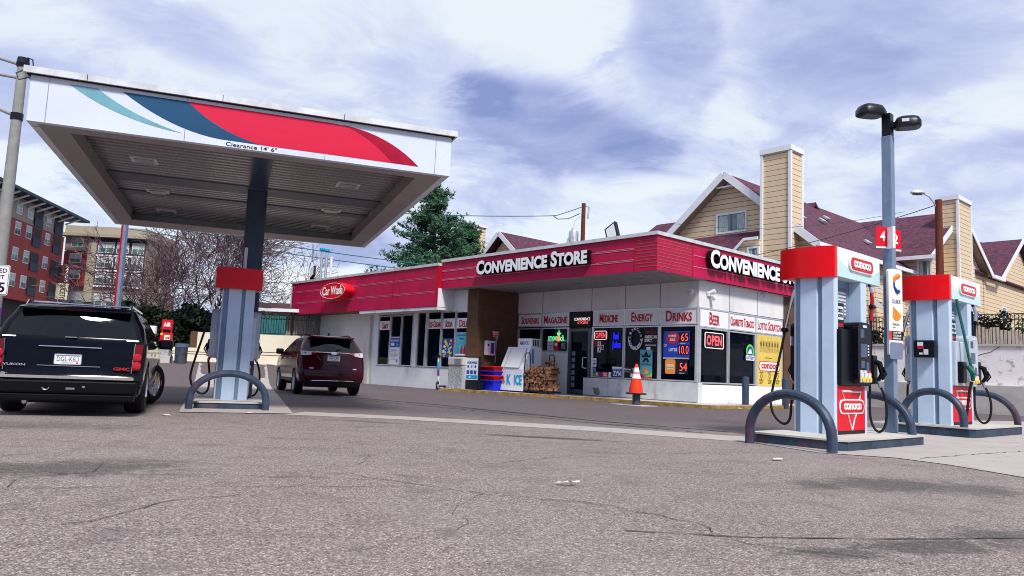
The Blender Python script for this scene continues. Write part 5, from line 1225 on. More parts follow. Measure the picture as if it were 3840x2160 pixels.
# ---- black full-size SUV
H0 = R(22); rz = PI / 2 + H0
YP = Vector((-6.73, 11.6, 0))
suv = empty('parked_car', YP, rz, 'large black SUV seen from behind beside the canopy column', 'car', 'cars at the pumps')
rows = [(.30, .10, 5.20, .96, .12, .30), (.36, .02, 5.26, 1.01, .14, .32), (.58, -.02, 5.28, 1.04, .14, .34), (.66, .04, 5.26, 1.04, .13, .34), (.90, .05, 5.24, 1.055, .14, .36), (1.04, .06, 5.20, 1.06, .14, .36), (1.16, .07, 5.05, 1.05, .14, .36), (1.21, .085, 3.95, 1.035, .13, .20),
        (1.235, .095, 3.85, 1.025, .13, .18), (1.42, .20, 3.62, .985, .13, .18), (1.60, .30, 3.38, .885, .13, .18), (1.66, .32, 3.30, .855, .14, .2), (1.70, .30, 3.20, .83, .16, .22), (1.735, .36, 3.05, .76, .2, .25), (1.755, .60, 2.8, .55, .2, .25)]
ST = [.62, .70, 1.55, 1.66, 2.55, 2.66, 3.3]
def cls(i, j):
    s0 = NR + NC
    if 8 <= i <= 10:
        if j < NR: return ('rear_window',)
        if j >= s0 + 2 and j < s0 + len(ST):
            k = j - s0
            if k in (2, 4, 6): return ('side_window', k)
        if j > s0 + len(ST) + NC: return ('windscreen',)
    return ('body',)
parts, loops = car_body(suv, rows, ST, cls, {'body': 'suv_paint'}, [(1.15, .48), (4.12, .48)], wheel_r=.42)
under(suv, 5.2, 1.0, .2)
suv.scale = (.985, .985, .985)
for x in (1.15, 4.12):
    for s in (-1, 1): wheel(suv, x, s * .90, .42, .31, s, R(-26) if x > 3 else 0, 10)
def rearx(z):
    for a, c in zip(rows[:-1], rows[1:]):
        if a[0] <= z <= c[0]: return a[1] + (c[1] - a[1]) * (z - a[0]) / (c[0] - a[0])
    return 0
def rpoly(b, pts, t=.012, mi=0, off=0.):
    """plate following the tailgate: pts in (y,z) seen from behind (y is left)"""
    def X(y, z, hwz=1.1): q = min(1., abs(y) / .96); return rearx(z) + .05 * q * q - off
    n = len(pts); v = [(X(y, z) - t, y, z) for y, z in pts] + [(X(y, z) + .06, y, z) for y, z in pts]
    b.add(v, [tuple(range(n)), tuple(range(2 * n - 1, n - 1, -1))] + [(i, i + n, (i + 1) % n + n, (i + 1) % n) for i in range(n)], mi)
for s in (1, -1):
    b = MB(); rpoly(b, [(s * .885, .74), (s * .995, .74), (s * 1.02, 1.16), (s * .905, 1.16)], .05); tl = b.build('tail_light', 'tail_dark', suv)
    for z in (.82, .95):
        b = MB(); b.M = Matrix.Translation((rearx(z) - .015, s * .945, z)) @ Matrix.Rotation(-PI / 2, 4, 'Y'); b.lathe([(.065, 0), (.06, .02), (.03, .03)], 18); b.build('round_lamp', 'tail_red', tl, True)
    b = MB(); rpoly(b, [(s * .872, .70), (s * .882, .70), (s * .902, 1.17), (s * .892, 1.17)], .03); b.build('seam_strip', 'steel', suv)
b = MB(); rpoly(b, [(-.27, 1.655), (.27, 1.655), (.25, 1.685), (-.25, 1.685)], .04, off=.02); b.build('brake_light', 'tail_red', suv)
b = MB(); b.M = Matrix(); b.prism([(.22, 1.655), (.22, 1.68), (.50, 1.715), (.50, 1.68)], -.78, .78, 'y'); b.build('spoiler', 'suv_paint', suv)
b = MB(); rpoly(b, [(-.94, 1.205), (.94, 1.205), (.94, 1.222), (-.94, 1.222)], .012); b.box(.04, .1, -.07, .09, 1.222, 1.236); b.build('glass_trim', 'steel', suv)
b = MB(); rpoly(b, [(-.42, 1.06), (.42, 1.06), (.36, .78), (-.42, .78)], .012); rp = b.build('plate_recess', 'suv_paint', suv)
b = MB(); rpoly(b, [(-.43, 1.07), (.43, 1.07), (.43, 1.085), (-.43, 1.085)], .05); rpoly(b, [(-.43, .775), (.43, .775), (.43, .785), (-.43, .785)], .025); b.build('plate_trim', 'steel', rp)
def lettered(name, parent, Mx, draw, mats): b = MB(); b.M = Mx; draw(b); return b.build(name, mats, parent)
RV = Matrix.Rotation(-PI / 2, 4, 'Z')     # text facing -y turned to face -x
def plate_draw(st, foot):
    def d(b):
        b.prism(rrect(-.19, .19, 0, .165, .02), -.01, 0, 'y', 0); b.prism(rrect(-.178, .178, .01, .155, .015), -.013, -.01, 'y', 1)
        b.text(st, -.15, .15, .05, .125, -.0135, .003, 2, .01); b.text(foot, -.08, .08, .018, .038, -.0135, .002, 2); b.box(.11, .15, -.0145, -.013, .018, .04, 3); b.box(-.17, .17, -.0138, -.013, .13, .15, 2)
    return d
lettered('number_plate', suv, Matrix.Translation((.035, .02, .80)) @ RV, plate_draw('DGL-K6U', 'COLORADO'), ['chrome', 'logo_white', 'paper_print', 'sign_red'])
lettered('lettering', suv, Matrix.Translation((.035, 0, 0)) @ RV, lambda b: (b.text('YUKON', -.88, -.58, .765, .80, -.005, .012, 0, .03), b.text('GMC', .62, .86, .735, .785, -.005, .012, 1, .04), b.text('Sierra', -.90, -.80, .64, .665, -.005, .005, 0), b.disc((-.86, -.01, .635), .03, 10, t=.004, mi=0)), ['chrome', 'tail_red'])
b = MB(); b.prism(rrect(-.93, .93, .585, .628, .015), -.055, .0, 'x'); b.M = Matrix(); b.build('bumper_strip', 'chrome', suv)
b = MB(); b.bbox(-.03, .20, -.98, .98, .36, .56, .03); b.bbox(.0, .3, -.95, .95, .24, .36, .03); bmpr = b.build('bumper', 'suv_trim', suv)
b = MB(); b.tube([(-.045, .27 + .045 * math.cos(a), .45 + .04 * math.sin(a)) for a in [PI + i * PI / 8 for i in range(9)]], .008, 6); b.box(-.04, -.03, -.12, .0, .42, .45); b.box(-.04, -.03, -.26, -.22, .45, .48); b.build('hitch', 'steel', bmpr)
for s in (1, -1):
    b = MB(); b.tube([(.55, s * .74, 1.72), (.7, s * .74, 1.80), (2.9, s * .74, 1.80), (3.05, s * .74, 1.72)], .024, 8); b.build('roof_rail', 'chrome', suv)
    b = MB(); b.M = Matrix.Translation((3.45, s * 1.20, 1.22)); b.bbox(-.07, .07, -.14, .14, -.09, .10, .05); b.box(-.03, .03, -s * .14 - .05, -s * .14 + .05, -.06, -.02); b.build('door_mirror', 'suv_paint', suv)
    for x in (1.72, 2.72):
        b = MB(); b.box(x, x + .2, s * 1.055 - .02, s * 1.055 + .02, .98, 1.02); b.build('door_handle', 'chrome', suv)
b = MB()
for x in (.95, 2.3): b.tube([(x, -.74, 1.80), (x, .74, 1.80)], .016, 6)
b.build('roof_bar', 'chrome', suv)
b = MB(); b.tube([(.35, .55, .24), (.06, .55, .22)], .035, 8); b.build('exhaust', 'steel', suv)

# ---- dark red crossover
H1 = R(26)
ED = Vector((-5.30, 23.0, 0))
xov = empty('parked_car', ED, PI / 2 + H1, 'dark red crossover SUV parked in front of the left shop wing', 'car', 'cars at the pumps')
rows = [(.34, .14, 4.66, .90, .14, .30), (.42, .04, 4.74, .97, .18, .34), (.60, .0, 4.78, .995, .20, .38), (.78, .03, 4.78, 1.0, .20, .40), (.98, .08, 4.74, 1.0, .20, .42), (1.10, .12, 4.62, .995, .20, .42), (1.20, .14, 4.25, .985, .20, .4), (1.28, .17, 3.75, .97, .19, .3),
        (1.33, .22, 3.55, .955, .18, .25), (1.50, .38, 3.15, .885, .17, .22), (1.66, .52, 2.8, .80, .17, .22), (1.73, .55, 2.6, .755, .18, .25), (1.78, .50, 2.4, .70, .2, .25), (1.82, .62, 2.2, .60, .2, .25), (1.835, .9, 1.9, .40, .2, .2)]
ST = [.75, 1.05, 1.62, 1.74, 2.5, 2.62, 3.2]
parts, loops = car_body(xov, rows, ST, cls, {'body': 'maroon_paint'}, [(.98, .43), (3.82, .43)], bow=.10, wheel_r=.37)
under(xov, 4.7, .95, .26)
for x in (.98, 3.82):
    for s in (-1, 1): wheel(xov, x, s * .88, .37, .25, s, 0, 7, 'grey_plastic')
def rearx(z):
    for a, c in zip(rows[:-1], rows[1:]):
        if a[0] <= z <= c[0]: return a[1] + (c[1] - a[1]) * (z - a[0]) / (c[0] - a[0])
    return 0
def rpoly(b, pts, t=.012, mi=0, off=0.):
    def X(y, z):
        q = abs(y) / .78
        return rearx(z) + (.10 * q * q if q <= 1 else .10 + .16 * (1 - math.sqrt(max(0., 1 - ((abs(y) - .78) / .21) ** 2)))) - off
    n = len(pts); v = [(X(y, z) - t, y, z) for y, z in pts] + [(X(y, z) + .05, y, z) for y, z in pts]
    b.add(v, [tuple(range(n)), tuple(range(2 * n - 1, n - 1, -1))] + [(i, i + n, (i + 1) % n + n, (i + 1) % n) for i in range(n)], mi)
for s in (1, -1):
    b = MB()
    for (ya, yb, za, zb_, zc_, zd) in ((.52, .66, 1.27, 1.22, 1.31, 1.31), (.66, .78, 1.22, 1.20, 1.31, 1.32), (.78, .88, 1.20, 1.19, 1.32, 1.33), (.88, .955, 1.19, 1.20, 1.33, 1.33)):
        rpoly(b, [(s * ya, za), (s * yb, zb_), (s * yb, zd), (s * ya, zc_)], .018, 0 if ya > .6 else 1)
    tl = b.build('tail_light', ['tail_clear', 'tail_red'], xov)
    b = MB(); rpoly(b, [(s * .60, .80), (s * .72, .80), (s * .72, .835), (s * .60, .835)], .02); b.build('reflector', 'tail_clear', xov)
    b = MB(); b.M = Matrix.Translation((3.25, s * 1.10, 1.32)); b.bbox(-.08, .08, -.12, .12, -.10, .09, .05); b.box(-.03, .03, -s * .16 - .05, -s * .16 + .05, -.08, -.04); b.build('door_mirror', 'suv_trim', xov)
    for x in (1.78, 2.68):
        b = MB(); b.box(x, x + .2, s * .985 - .03, s * .985 + .025, 1.10, 1.13); b.build('door_handle', 'chrome', xov)
    b = MB(); b.box(1.3, 3.3, s * .96 - .06, s * .96 + .045, .40, .46); b.build('sill_trim', 'suv_trim', xov)
    b = MB(); b.tube([(.8, s * .62, 1.835), (1.0, s * .62, 1.87), (2.2, s * .62, 1.86), (2.4, s * .6, 1.80)], .02, 6); b.build('roof_rail', 'suv_trim', xov)
b = MB(); rpoly(b, [(-.40, 1.05), (.40, 1.05), (.52, 1.20), (-.52, 1.20)], .004); b.build('plate_recess', 'maroon_paint', xov)
lettered('number_plate', xov, Matrix.Translation((.105, .0, 1.045)) @ RV, plate_draw('ARP-UB7', 'COLORADO'), ['logo_white', 'logo_white', 'paper_print', 'logo_white'])
b = MB(); b.M = Matrix.Translation((.135, -.0, 1.285)) @ RV; b.prism([(.10 * math.cos(i * PI / 10), .042 * math.sin(i * PI / 10)) for i in range(20)], -.03, .02, 'y'); b.build('badge', 'chrome', xov)
b = MB()
for (ya, yb) in ((-.78, -.5), (-.5, -.2), (-.2, .2), (.2, .5), (.5, .78)): rpoly(b, [(ya, 1.30), (yb, 1.30), (yb, 1.312), (ya, 1.312)], .012)
b.build('tailgate_strip', 'chrome', xov)
b = MB()
pts = [(-.74, .40)] + [(-.62, .445)] + [(-.45 + .1 * i, .452) for i in range(10)] + [(.62, .445), (.74, .40)]
b.tube([(-.02 + .10 * (y / .78) ** 2, y, z) for y, z in pts], .014, 6); b.build('bumper_strip', 'chrome', xov)
b = MB(); b.bbox(.03, .3, -.85, .85, .25, .46, .04); b.build('bumper', 'suv_trim', xov)
b = MB()
for (ya, yb) in ((-.74, -.37), (-.37, 0), (0, .37), (.37, .74)): rpoly(b, [(ya, .655), (yb, .655), (yb, .665), (ya, .665)], .01)
rpoly(b, [(-.12, .90), (.15, .90), (.15, .915), (-.12, .915)], .015); b.build('tailgate_seam', 'suv_trim', xov)
b = MB(); b.prism([(.40, 1.755), (.42, 1.79), (.85, 1.825), (.8, 1.77)], -.68, .68, 'y'); b.build('spoiler', 'maroon_paint', xov)
b = MB(); b.prism([(0, 0), (.16, 0), (.1, .09), (.04, .11)], -.02, .02, 'y'); b.build('antenna', 'maroon_paint', xov, loc=(.95, 0, 1.825))
b = MB(); b.tube([(.16, -.02, 1.35), (.34, -.25, 1.43)], .012, 6); b.build('wiper', 'suv_trim', xov)
# ------------------------------------------------------------------ hotel behind the shop (same frame as the shop)
def roof_slab(b, a, c, d, e, t=.16, mi=0):
    """a,c = ridge ends, d,e = eave ends (same order); thin slab with thickness downwards"""
    v = [Vector(p) for p in (a, c, e, d)]; n = (v[1] - v[0]).cross(v[3] - v[0]); n.normalize()
    if n.z < 0: n = -n
    b.add(v + [p - n * t for p in v], [(0, 1, 2, 3), (7, 6, 5, 4), (0, 4, 5, 1), (1, 5, 6, 2), (2, 6, 7, 3), (3, 7, 4, 0)], mi)
def beam(b, p, q, w_, h, mi=0):
    p = Vector(p); q = Vector(q); t = q - p; t.normalize(); s = t.cross(Vector((0, 0, 1))); s.normalize(); u = s.cross(t)
    v = []
    for c in (p, q):
        for i, j in ((-1, -1), (1, -1), (1, 1), (-1, 1)): v.append(c + s * w_ / 2 * i + u * h / 2 * j)
    b.add(v, [(3, 2, 1, 0), (4, 5, 6, 7), (0, 1, 5, 4), (1, 2, 6, 5), (2, 3, 7, 6), (3, 0, 4, 7)], mi)
def win(root, face, c0, c1, z0, z1, at, curtains=True, fr=.12, name='window'):
    f = MB(); p = MB()
    if face == 'A':
        for a0, a1, q0, q1 in ((c0 - fr, c1 + fr, z1, z1 + fr), (c0 - fr, c1 + fr, z0 - fr, z0), (c0 - fr, c0, z0, z1), (c1, c1 + fr, z0, z1)): f.box(a0, a1, at - .06, at + .02, q0, q1)
        f.box((c0 + c1) / 2 - .03, (c0 + c1) / 2 + .03, at - .035, at + .02, z0, z1, 1)
        p.box(c0, c1, at - .012, at + .02, z0, z1, 0)
        if curtains:
            w_ = (c1 - c0)
            for k0, k1 in ((.05, .38), (.72, .96)): p.box(c0 + w_ * k0, c0 + w_ * k1, at - .016, at - .012, z0 + .05, z1 - .04, 1)
    else:
        for a0, a1, q0, q1 in ((c0 - fr, c1 + fr, z1, z1 + fr), (c0 - fr, c1 + fr, z0 - fr, z0), (c0 - fr, c0, z0, z1), (c1, c1 + fr, z0, z1)): f.box(at - .02, at + .06, a0, a1, q0, q1)
        p.box(at - .02, at + .012, c0, c1, z0, z1, 0)
    o = f.build(name, ['trim_white', 'dark_frame'], root); p.build('pane', ['glass_teal', 'curtain'], o); return o
hotel = empty('hotel_building', SO - Vector((0, 0, .115)), SY, 'tan sided hotel with purple roofs and tall chimneys behind the shop', 'hotel')
# front gable wing
b = MB(); b.prism([(-14.8, 0), (-14.8, 8.95), (-9.47, 13.25), (-4.15, 8.95), (-4.15, 0)], 17.0, 34, 'y')
b.box(-23, -14.9, 28.5, 36, 0, 10.5); b.build('wall', 'siding', hotel)
b = MB()
b.prism([(30.0, 0), (30.0, 9.7), (35.6, 13.3), (41.3, 9.6), (41.3, 0)], -9.0, -2.75, 'x'); b.prism([(41.32, 0), (41.32, 9.6), (44.2, 9.6), (50.0, 13.4), (56, 9.6), (56, 0)], -9.0, -2.7, 'x'); b.build('wall', 'siding', hotel)
def roof(name, *slabs):
    b = MB()
    for s in slabs: roof_slab(b, *s)
    return b.build(name, 'shingle', hotel)
E1 = .82
roof('roof', ((-9.47, 16.35, 13.62), (-9.47, 35.5, 13.62), (-15.4, 16.35, 8.72), (-15.4, 35.5, 8.72)), ((-9.47, 16.35, 13.62), (-9.47, 35.5, 13.62), (-3.55, 16.35, 8.72), (-3.55, 30.2, 8.72)))
roof('roof', ((-9.47, 35.5, 13.64), (-2.20, 35.5, 13.64), (-9.47, 29.3, 9.62), (-2.20, 29.3, 9.62)), ((-9.47, 35.5, 13.64), (-2.20, 35.5, 13.64), (-9.47, 41.75, 9.75), (-2.20, 41.75, 9.75)))
roof('roof', ((-9.0, 50.0, 13.75), (-2.20, 50.0, 13.75), (-9.0, 44.0, 9.85), (-2.20, 44.0, 9.85)), ((-9.0, 50.0, 13.75), (-2.20, 50.0, 13.75), (-9.0, 56, 9.85), (-2.20, 56, 9.85)))
roof('roof', ((-7.0, 39.5, 13.3), (-7.0, 60, 15.2), (-2.4, 39.5, 9.7), (-2.4, 60, 9.7)))
roof('roof', ((-22.8, 27.3, 13.7), (-9.0, 27.3, 13.7), (-24, 24.0, 10.9), (-9.0, 24.0, 10.9)), ((-22.8, 27.3, 13.7), (-9.0, 27.3, 13.7), (-24, 32, 10.4), (-9.0, 32, 10.4)))
# rake boards, gutters and corner boards
b = MB()
for s in (-1, 1): beam(b, (-9.47, 16.32, 13.50), (-9.47 + s * 5.95, 16.32, 8.58), .06, .42)
beam(b, (-9.47 - .6, 16.5, 12.75), (-9.47 + .6, 16.5, 12.75), .06, .1)
beam(b, (-3.45, 16.3, 8.60), (-3.45, 30.0, 8.60), .16, .22); beam(b, (-4.1, 16.95, 8.9), (-4.1, 16.95, 0), .2, .2)
beam(b, (-2.16, 35.5, 13.52), (-2.16, 41.8, 9.60), .06, .36); beam(b, (-2.16, 35.5, 13.52), (-2.16, 29.25, 9.48), .06, .36)
beam(b, (-2.16, 50.0, 13.6), (-2.16, 44.0, 9.70), .06, .36); beam(b, (-2.10, 41.6, 9.62), (-2.10, 44.2, 9.62), .2, .26); beam(b, (-2.62, 43.7, 9.5), (-2.62, 43.7, 3), .12, .12)
beam(b, (-7.2, 29.2, 9.50), (-1.9, 29.2, 9.50), .18, .24); beam(b, (-2.72, 29.95, 9.6), (-2.72, 29.95, 0), .22, .22)
beam(b, (-2.70, 36.2, 9.6), (-2.70, 36.2, 0), .2, .2); b.build('trim', 'trim_white', hotel)
b = MB(); roof_slab(b, (-9.47, 16.4, 13.36), (-9.47, 16.98, 13.36), (-14.9, 16.4, 8.86), (-14.9, 16.98, 8.86), .05); b.build('eave_soffit', 'hotel_soffit', hotel)
b = MB(); roof_slab(b, (-9.47, 16.4, 13.36), (-9.47, 16.98, 13.36), (-4.0, 16.4, 8.86), (-4.0, 16.98, 8.86), .05); b.build('eave_soffit', 'hotel_soffit', hotel)
b = MB(); roof_slab(b, (-2.25, 35.5, 13.38), (-2.73, 35.5, 13.38), (-2.25, 41.5, 9.6), (-2.73, 41.5, 9.6), .05); b.build('eave_soffit', 'hotel_soffit', hotel)
def chimney(u0, u1, v0, v1, z0, z1):
    b = MB(); b.box(u0, u1, v0, v1, z0, z1 - .3); o = b.build('chimney', 'siding', hotel)
    b = MB()
    for u in (u0, u1):
        for v in (v0, v1): b.box(u - .09 if u == u0 else u - .07, u + .07 if u == u0 else u + .09, v - .09 if v == v0 else v - .07, v + .07 if v == v0 else v + .09, z0, z1 - .32)
    b.box(u0 - .12, u1 + .12, v0 - .12, v1 + .12, z1 - .30, z1); b.build('trim', 'trim_white', o)
chimney(-6.62, -4.90, 15.9, 17.2, 0, 14.35); chimney(-2.85, -1.80, 33.05, 35.55, 0, 14.25)
win(hotel, 'A', -10.25, -8.36, 10.05, 11.10, 17.0)
# shed roof with bay window under the gable
b = MB(); roof_slab(b, (-12.6, 16.98, 9.85), (-6.6, 16.98, 9.85), (-12.6, 15.5, 8.55), (-8.1, 15.5, 8.55), .12); b.build('bay_roof', 'shingle', hotel)
b = MB(); beam(b, (-12.6, 15.45, 8.50), (-8.1, 15.45, 8.50), .1, .18); beam(b, (-8.15, 15.45, 8.52), (-7.5, 15.45, 9.12), .1, .16); beam(b, (-7.5, 15.45, 9.12), (-6.62, 15.45, 9.12), .1, .16); b.build('bay_trim', 'trim_white', hotel)
b = MB(); b.box(-12.4, -6.63, 15.6, 16.99, 0, 8.5); b.prism([(-8.2, 8.5), (-7.5, 9.05), (-6.63, 9.05), (-6.63, 8.5)], 15.6, 16.9, 'y'); b.build('bay_wall', 'siding', hotel)
win(hotel, 'A', -7.25, -6.70, 7.3, 8.55, 15.6)
# courtyard side
win(hotel, 'A', -3.25, -2.55, 7.4, 9.35, 30.0); win(hotel, 'B', 37.2, 37.9, 8.2, 9.0, -2.75); win(hotel, 'B', 45.6, 46.4, 6.5, 7.6, -2.7)
b = MB(); b.box(-5.6, -4.98, 29.93, 30.02, 6.5, 9.4); b.build('door', 'dark_gap', hotel); b = MB(); b.box(-5.0, -4.86, 29.9, 30.02, 0, 9.4); b.build('door_trim', 'trim_white', hotel)
for v, z, k in ((21.0, 12.5, 0), (23.4, 11.3, 0), (27.6, 10.4, 0), (25.5, 11.9, 0), (19.5, 10.8, 0)):
    u = -3.55 - (z - 8.72) / .828; b = MB(); b.M = Matrix.Translation((u, v, z + .12)) @ Matrix.Rotation(R(39), 4, 'Y'); b.bbox(-.2, .2, -.25, .25, -.05, .12, .03); b.build('roof_vent', 'aluminium', hotel)
st = empty('outdoor_stair', SP(-3.0, 24, 0), SY, 'white outdoor stair with railings behind the light post', 'stair')
b = MB()
for s in (0, 1.1):
    beam(b, (-1.7, s, 7.1), (-.9, s, 7.1), .07, .07); beam(b, (-.9, s, 7.1), (1.2, s, 5.3), .07, .07); beam(b, (-1.7, s, 6.2), (-.9, s, 6.2), .08, .16); beam(b, (-.9, s, 6.2), (1.2, s, 4.3), .08, .2); beam(b, (1.2, s, 5.3), (1.2, s, 0), .1, .1); beam(b, (-.9, s, 7.1), (-.9, s, 0), .1, .1)
    for k in range(8): beam(b, (-1.6 + k * .09, s, 6.2), (-1.6 + k * .09, s, 7.1), .03, .03)
    for k in range(16): t = k / 16; beam(b, (-.8 + 2 * t, s, 6.15 - 1.8 * t), (-.8 + 2 * t, s, 7.0 - 1.75 * t), .03, .03)
b.build('railing', 'trim_white', st)
b = MB()
for k in range(9): b.box(-.85 + .22 * k, -.6 + .22 * k, .05, 1.05, 6.05 - .2 * k, 6.1 - .2 * k)
b.build('tread', 'concrete_light', st)
# second hotel building further left
h2 = empty('hotel_building', SP(-39.4, 24, 0), SY, 'smaller tan hotel gable with chimney showing over the shop roof', 'hotel')
b = MB(); b.prism([(-6.2, 0), (-6.2, 8.4), (0, 13.6), (6.2, 8.4), (6.2, 0)], .8, 11, 'y'); b.build('wall', 'siding', h2)
b = MB(); roof_slab(b, (0, 0, 14.35), (0, 11.5, 14.35), (-6.8, 0, 8.6), (-6.8, 11.5, 8.6)); roof_slab(b, (0, 0, 14.35), (0, 11.5, 14.35), (6.8, 0, 8.6), (6.8, 11.5, 8.6)); b.build('roof', 'shingle', h2)
b = MB(); beam(b, (0, -.03, 14.2), (-6.8, -.03, 8.45), .06, .45); beam(b, (0, -.03, 14.2), (6.8, -.03, 8.45), .06, .45); b.build('trim', 'trim_white', h2)
b = MB(); b.box(-6.3, -3.9, 0, 1.6, 0, 15.35); ch = b.build('chimney', 'siding', h2)
b = MB(); b.box(-6.45, -3.75, -.15, 1.75, 15.35, 15.6)
for u in (-6.3, -3.9): b.box(u - .1, u + .1, -.1, .1, 0, 15.35)
b.build('trim', 'trim_white', ch)

# ------------------------------------------------------------------ right-hand retaining wall, fence and planting
rw = empty('retaining_wall', SP(8, 14, 0), SY, 'peeling white retaining wall behind the right pumps', 'wall')
b = MB(); b.box(-11, 16, 0, .4, 1.1, 2.78); b.build('upper_wall', 'peeling_wall', rw)
b = MB(); b.box(-11, 16, -.35, .39, -.2, 1.10); b.build('plinth', 'concrete_light', rw)
b = MB(); b.box(-11.1, 16, -.06, .46, 2.78, 2.88); b.build('coping', 'concrete_light', rw)
P = [(-3.5 + .4 * k, -.004, 2.15 + .22 * k + .06 * math.sin(k * 2.1)) for k in range(4)]
b = MB(); b.tube(P, .012, 5); b.build('wall_crack', 'ink', rw)
def iron_fence(loc, rz, L, h, label, rings=True):
    f = empty('iron_fence', loc, rz, label, 'fence', 'black iron fences with a row of rings')
    b = MB()
    for z in (.08, h - .34, h - .1): b.box(0, L, -.02, .02, z, z + .035)
    x = 0
    while x < L: b.box(x - .011, x + .011, -.011, .011, .08, h - .1); x += .14
    b.build('rail_panel', 'fence_black', f)
    b = MB(); x = .12
    while x < L: b.tube([(x + .09 * math.cos(a), 0, h - .21 + .09 * math.sin(a)) for a in [i * PI / 5 for i in range(10)]], .013, 4, closed=True); x += .235
    b.build('ring_row', 'fence_black', f)
    x = 0
    while x <= L:
        b = MB(); b.box(x - .04, x + .04, -.04, .04, 0, h); b.lathe([(.05, h), (.05, h + .04), (.0, h + .1)], 8, (x, 0, 0)); b.build('post', 'fence_black', f); x += 2.45
    return f
iron_fence(SP(-2.8, 14.2, 2.77), SY, 24, 1.5, 'black iron fence on the peeling wall at the right')
f = empty('board_fence', SP(2.2, 14.9, 2.75), SY, 'weathered tan board fence behind the right iron fence', 'fence')
b = MB()
for k in range(22): b.box(k * .19, k * .19 + .17, 0, .03, 0, .95 + .06 * math.sin(k * 1.7) - .012 * max(0, k - 12) ** 1.4)
b.build('boards', 'corrug', f)
f = empty('lattice_panel', SP(3.0, 15.05, 2.75), SY, 'white lattice panel against the hotel behind the far right pump', 'lattice')
b = MB()
for k in range(8): b.box(k * .2, k * .2 + .05, 0, .02, 0, 2.0)
for k in range(10): b.box(0, 1.45, -.02, 0, k * .2, k * .2 + .05)
b.build('slats', 'trim_white', f)
def leaves(n, shape, size, seed, stretch=1.):
    rr = random.Random(seed); vs = []; fs = []
    for _ in range(n):
        p = Vector(shape(rr)); s = size * rr.uniform(.6, 1.4)
        d1 = Vector((rr.gauss(0, 1), rr.gauss(0, 1), rr.gauss(0, 1))); d1.normalize()
        d2 = d1.orthogonal(); d2.rotate(Matrix.Rotation(rr.uniform(0, 6.3), 3, d1)); d2 *= s * .5; d1 *= s * stretch
        o = len(vs); vs += [p - d1 * .5, p + d2 * .5, p + d1 * .5, p - d2 * .5]; fs.append((o, o + 1, o + 2, o + 3))
    return vs, fs
def lumps(centres):
    tot = [(c, r) for c, r in centres]; wts = [r[0] * r[1] * r[2] for c, r in tot]
    def f(rr):
        c, r = rr.choices(tot, wts)[0]
        while True:
            p = Vector((rr.uniform(-1, 1), rr.uniform(-1, 1), rr.uniform(-1, 1)))
            if .35 < p.length < 1: break
        return (c[0] + p.x * r[0], c[1] + p.y * r[1], c[2] + p.z * r[2])
    return f
def shrub(name, loc, rz, centres, n, size, m, label, cat, seed, group=None, core=None):
    r = empty(name, loc, rz, label, cat, group)
    vs, fs = leaves(n, lumps(centres), size, seed)
    b = MB(); b.keepn = True; b.add(vs, fs); b.build('foliage', m, r)
    b = MB(); rr = random.Random(seed)
    for c, s in centres[:14]: b.tube([(c[0], c[1], 0), (c[0] + rr.uniform(-.1, .1), c[1], c[2] * .6), (c[0] + rr.uniform(-.3, .3), c[1] + rr.uniform(-.2, .2), c[2] + s[2] * .5)], [.05, .035, .01], 5)
    b.build('stem', 'bark', r); return r
rr = random.Random(21)
shrub('shrub', SP(9.5, 15.9, 2.5), SY, [((-3 + k * .8, rr.uniform(-.3, .3), .7 + rr.uniform(0, .5)), (.75, .5, .75)) for k in range(14)], 5200, .17, 'shrub_leaf', 'green shrubs behind the iron fence at the right', 'shrub', 5)
shrub('shrub', SP(-1.4, 14.9, 2.4), SY, [((k * .55 - 1.0, 0, .8 + .25 * math.sin(k)), (.6, .4, .8)) for k in range(6)], 2600, .16, 'hedge_leaf', 'dark evergreen shrub between the two right pumps', 'shrub', 6)
rr = random.Random(5)
shrub('shrub', SP(4.2, 15.5, 2.7), SY, [((.3 * k, 0, 1.0 + .25 * math.sin(k * 2)), (.35, .25, .55)) for k in range(5)], 900, .15, 'hedge_leaf', 'dark climbing shrub on the lattice panel', 'shrub', 9)

# ------------------------------------------------------------------ left background
lw = empty('boundary_wall', (-14.2, 41.6, .6), -.04, 'long beige boundary wall behind the red crossover', 'wall')
b = MB(); b.box(-.4, 4.3, 0, .3, 0, 1.80); b.build('wall', 'beige_wall', lw)
b = MB(); b.box(-.4, 4.3, -.012, 0, .66, .69); b.box(-.4, 4.3, -.012, 0, .82, .85); b.build('groove_line', 'brown_wall', lw)
lw = empty('boundary_wall', (-22.5, 42.2, .55), .02, 'lower beige wall with a taller end pier behind the blue bin', 'wall')
b = MB(); b.box(0, 5.0, 0, .3, 0, .98); b.build('wall', 'beige_wall', lw)
b = MB(); b.box(0, 8.1, -.012, .0, .62, .65); b.box(0, 8.1, -.012, .0, .74, .77); b.build('groove_line', 'brown_wall', lw)
b = MB(); b.box(5.0, 8.1, 0, .35, 0, 1.87); b.build('pier', 'beige_wall', lw)
b = MB(); b.box(4.6, 5.02, .02, .6, .985, 1.9); b.build('post_box', 'brown_wall', lw)
iron_fence((-14.5, 41.75, 2.38), -.04, 4.0, 1.22, 'black iron fence with rings on the beige wall')
bld = empty('low_building', (-16.5, 45, .6), -.04, 'low building with ribbed tan wall and brown tiled roof behind the fence', 'building')
b = MB(); b.box(0, 6.5, 0, 4, 0, 3.5); b.build('wall', 'beige_wall', bld)
b = MB()
for k in range(42): b.box(.4 + k * .14, .47 + k * .14, -.06, -.001, .8, 2.95)
b.build('ribbed_cladding', 'corrug', bld)
b = MB(); roof_slab(b, (-.6, 2.2, 4.0), (6.6, 2.2, 4.0), (-.6, -.9, 3.45), (6.6, -.9, 3.45), .14); b.build('roof', 'roof_brown', bld)
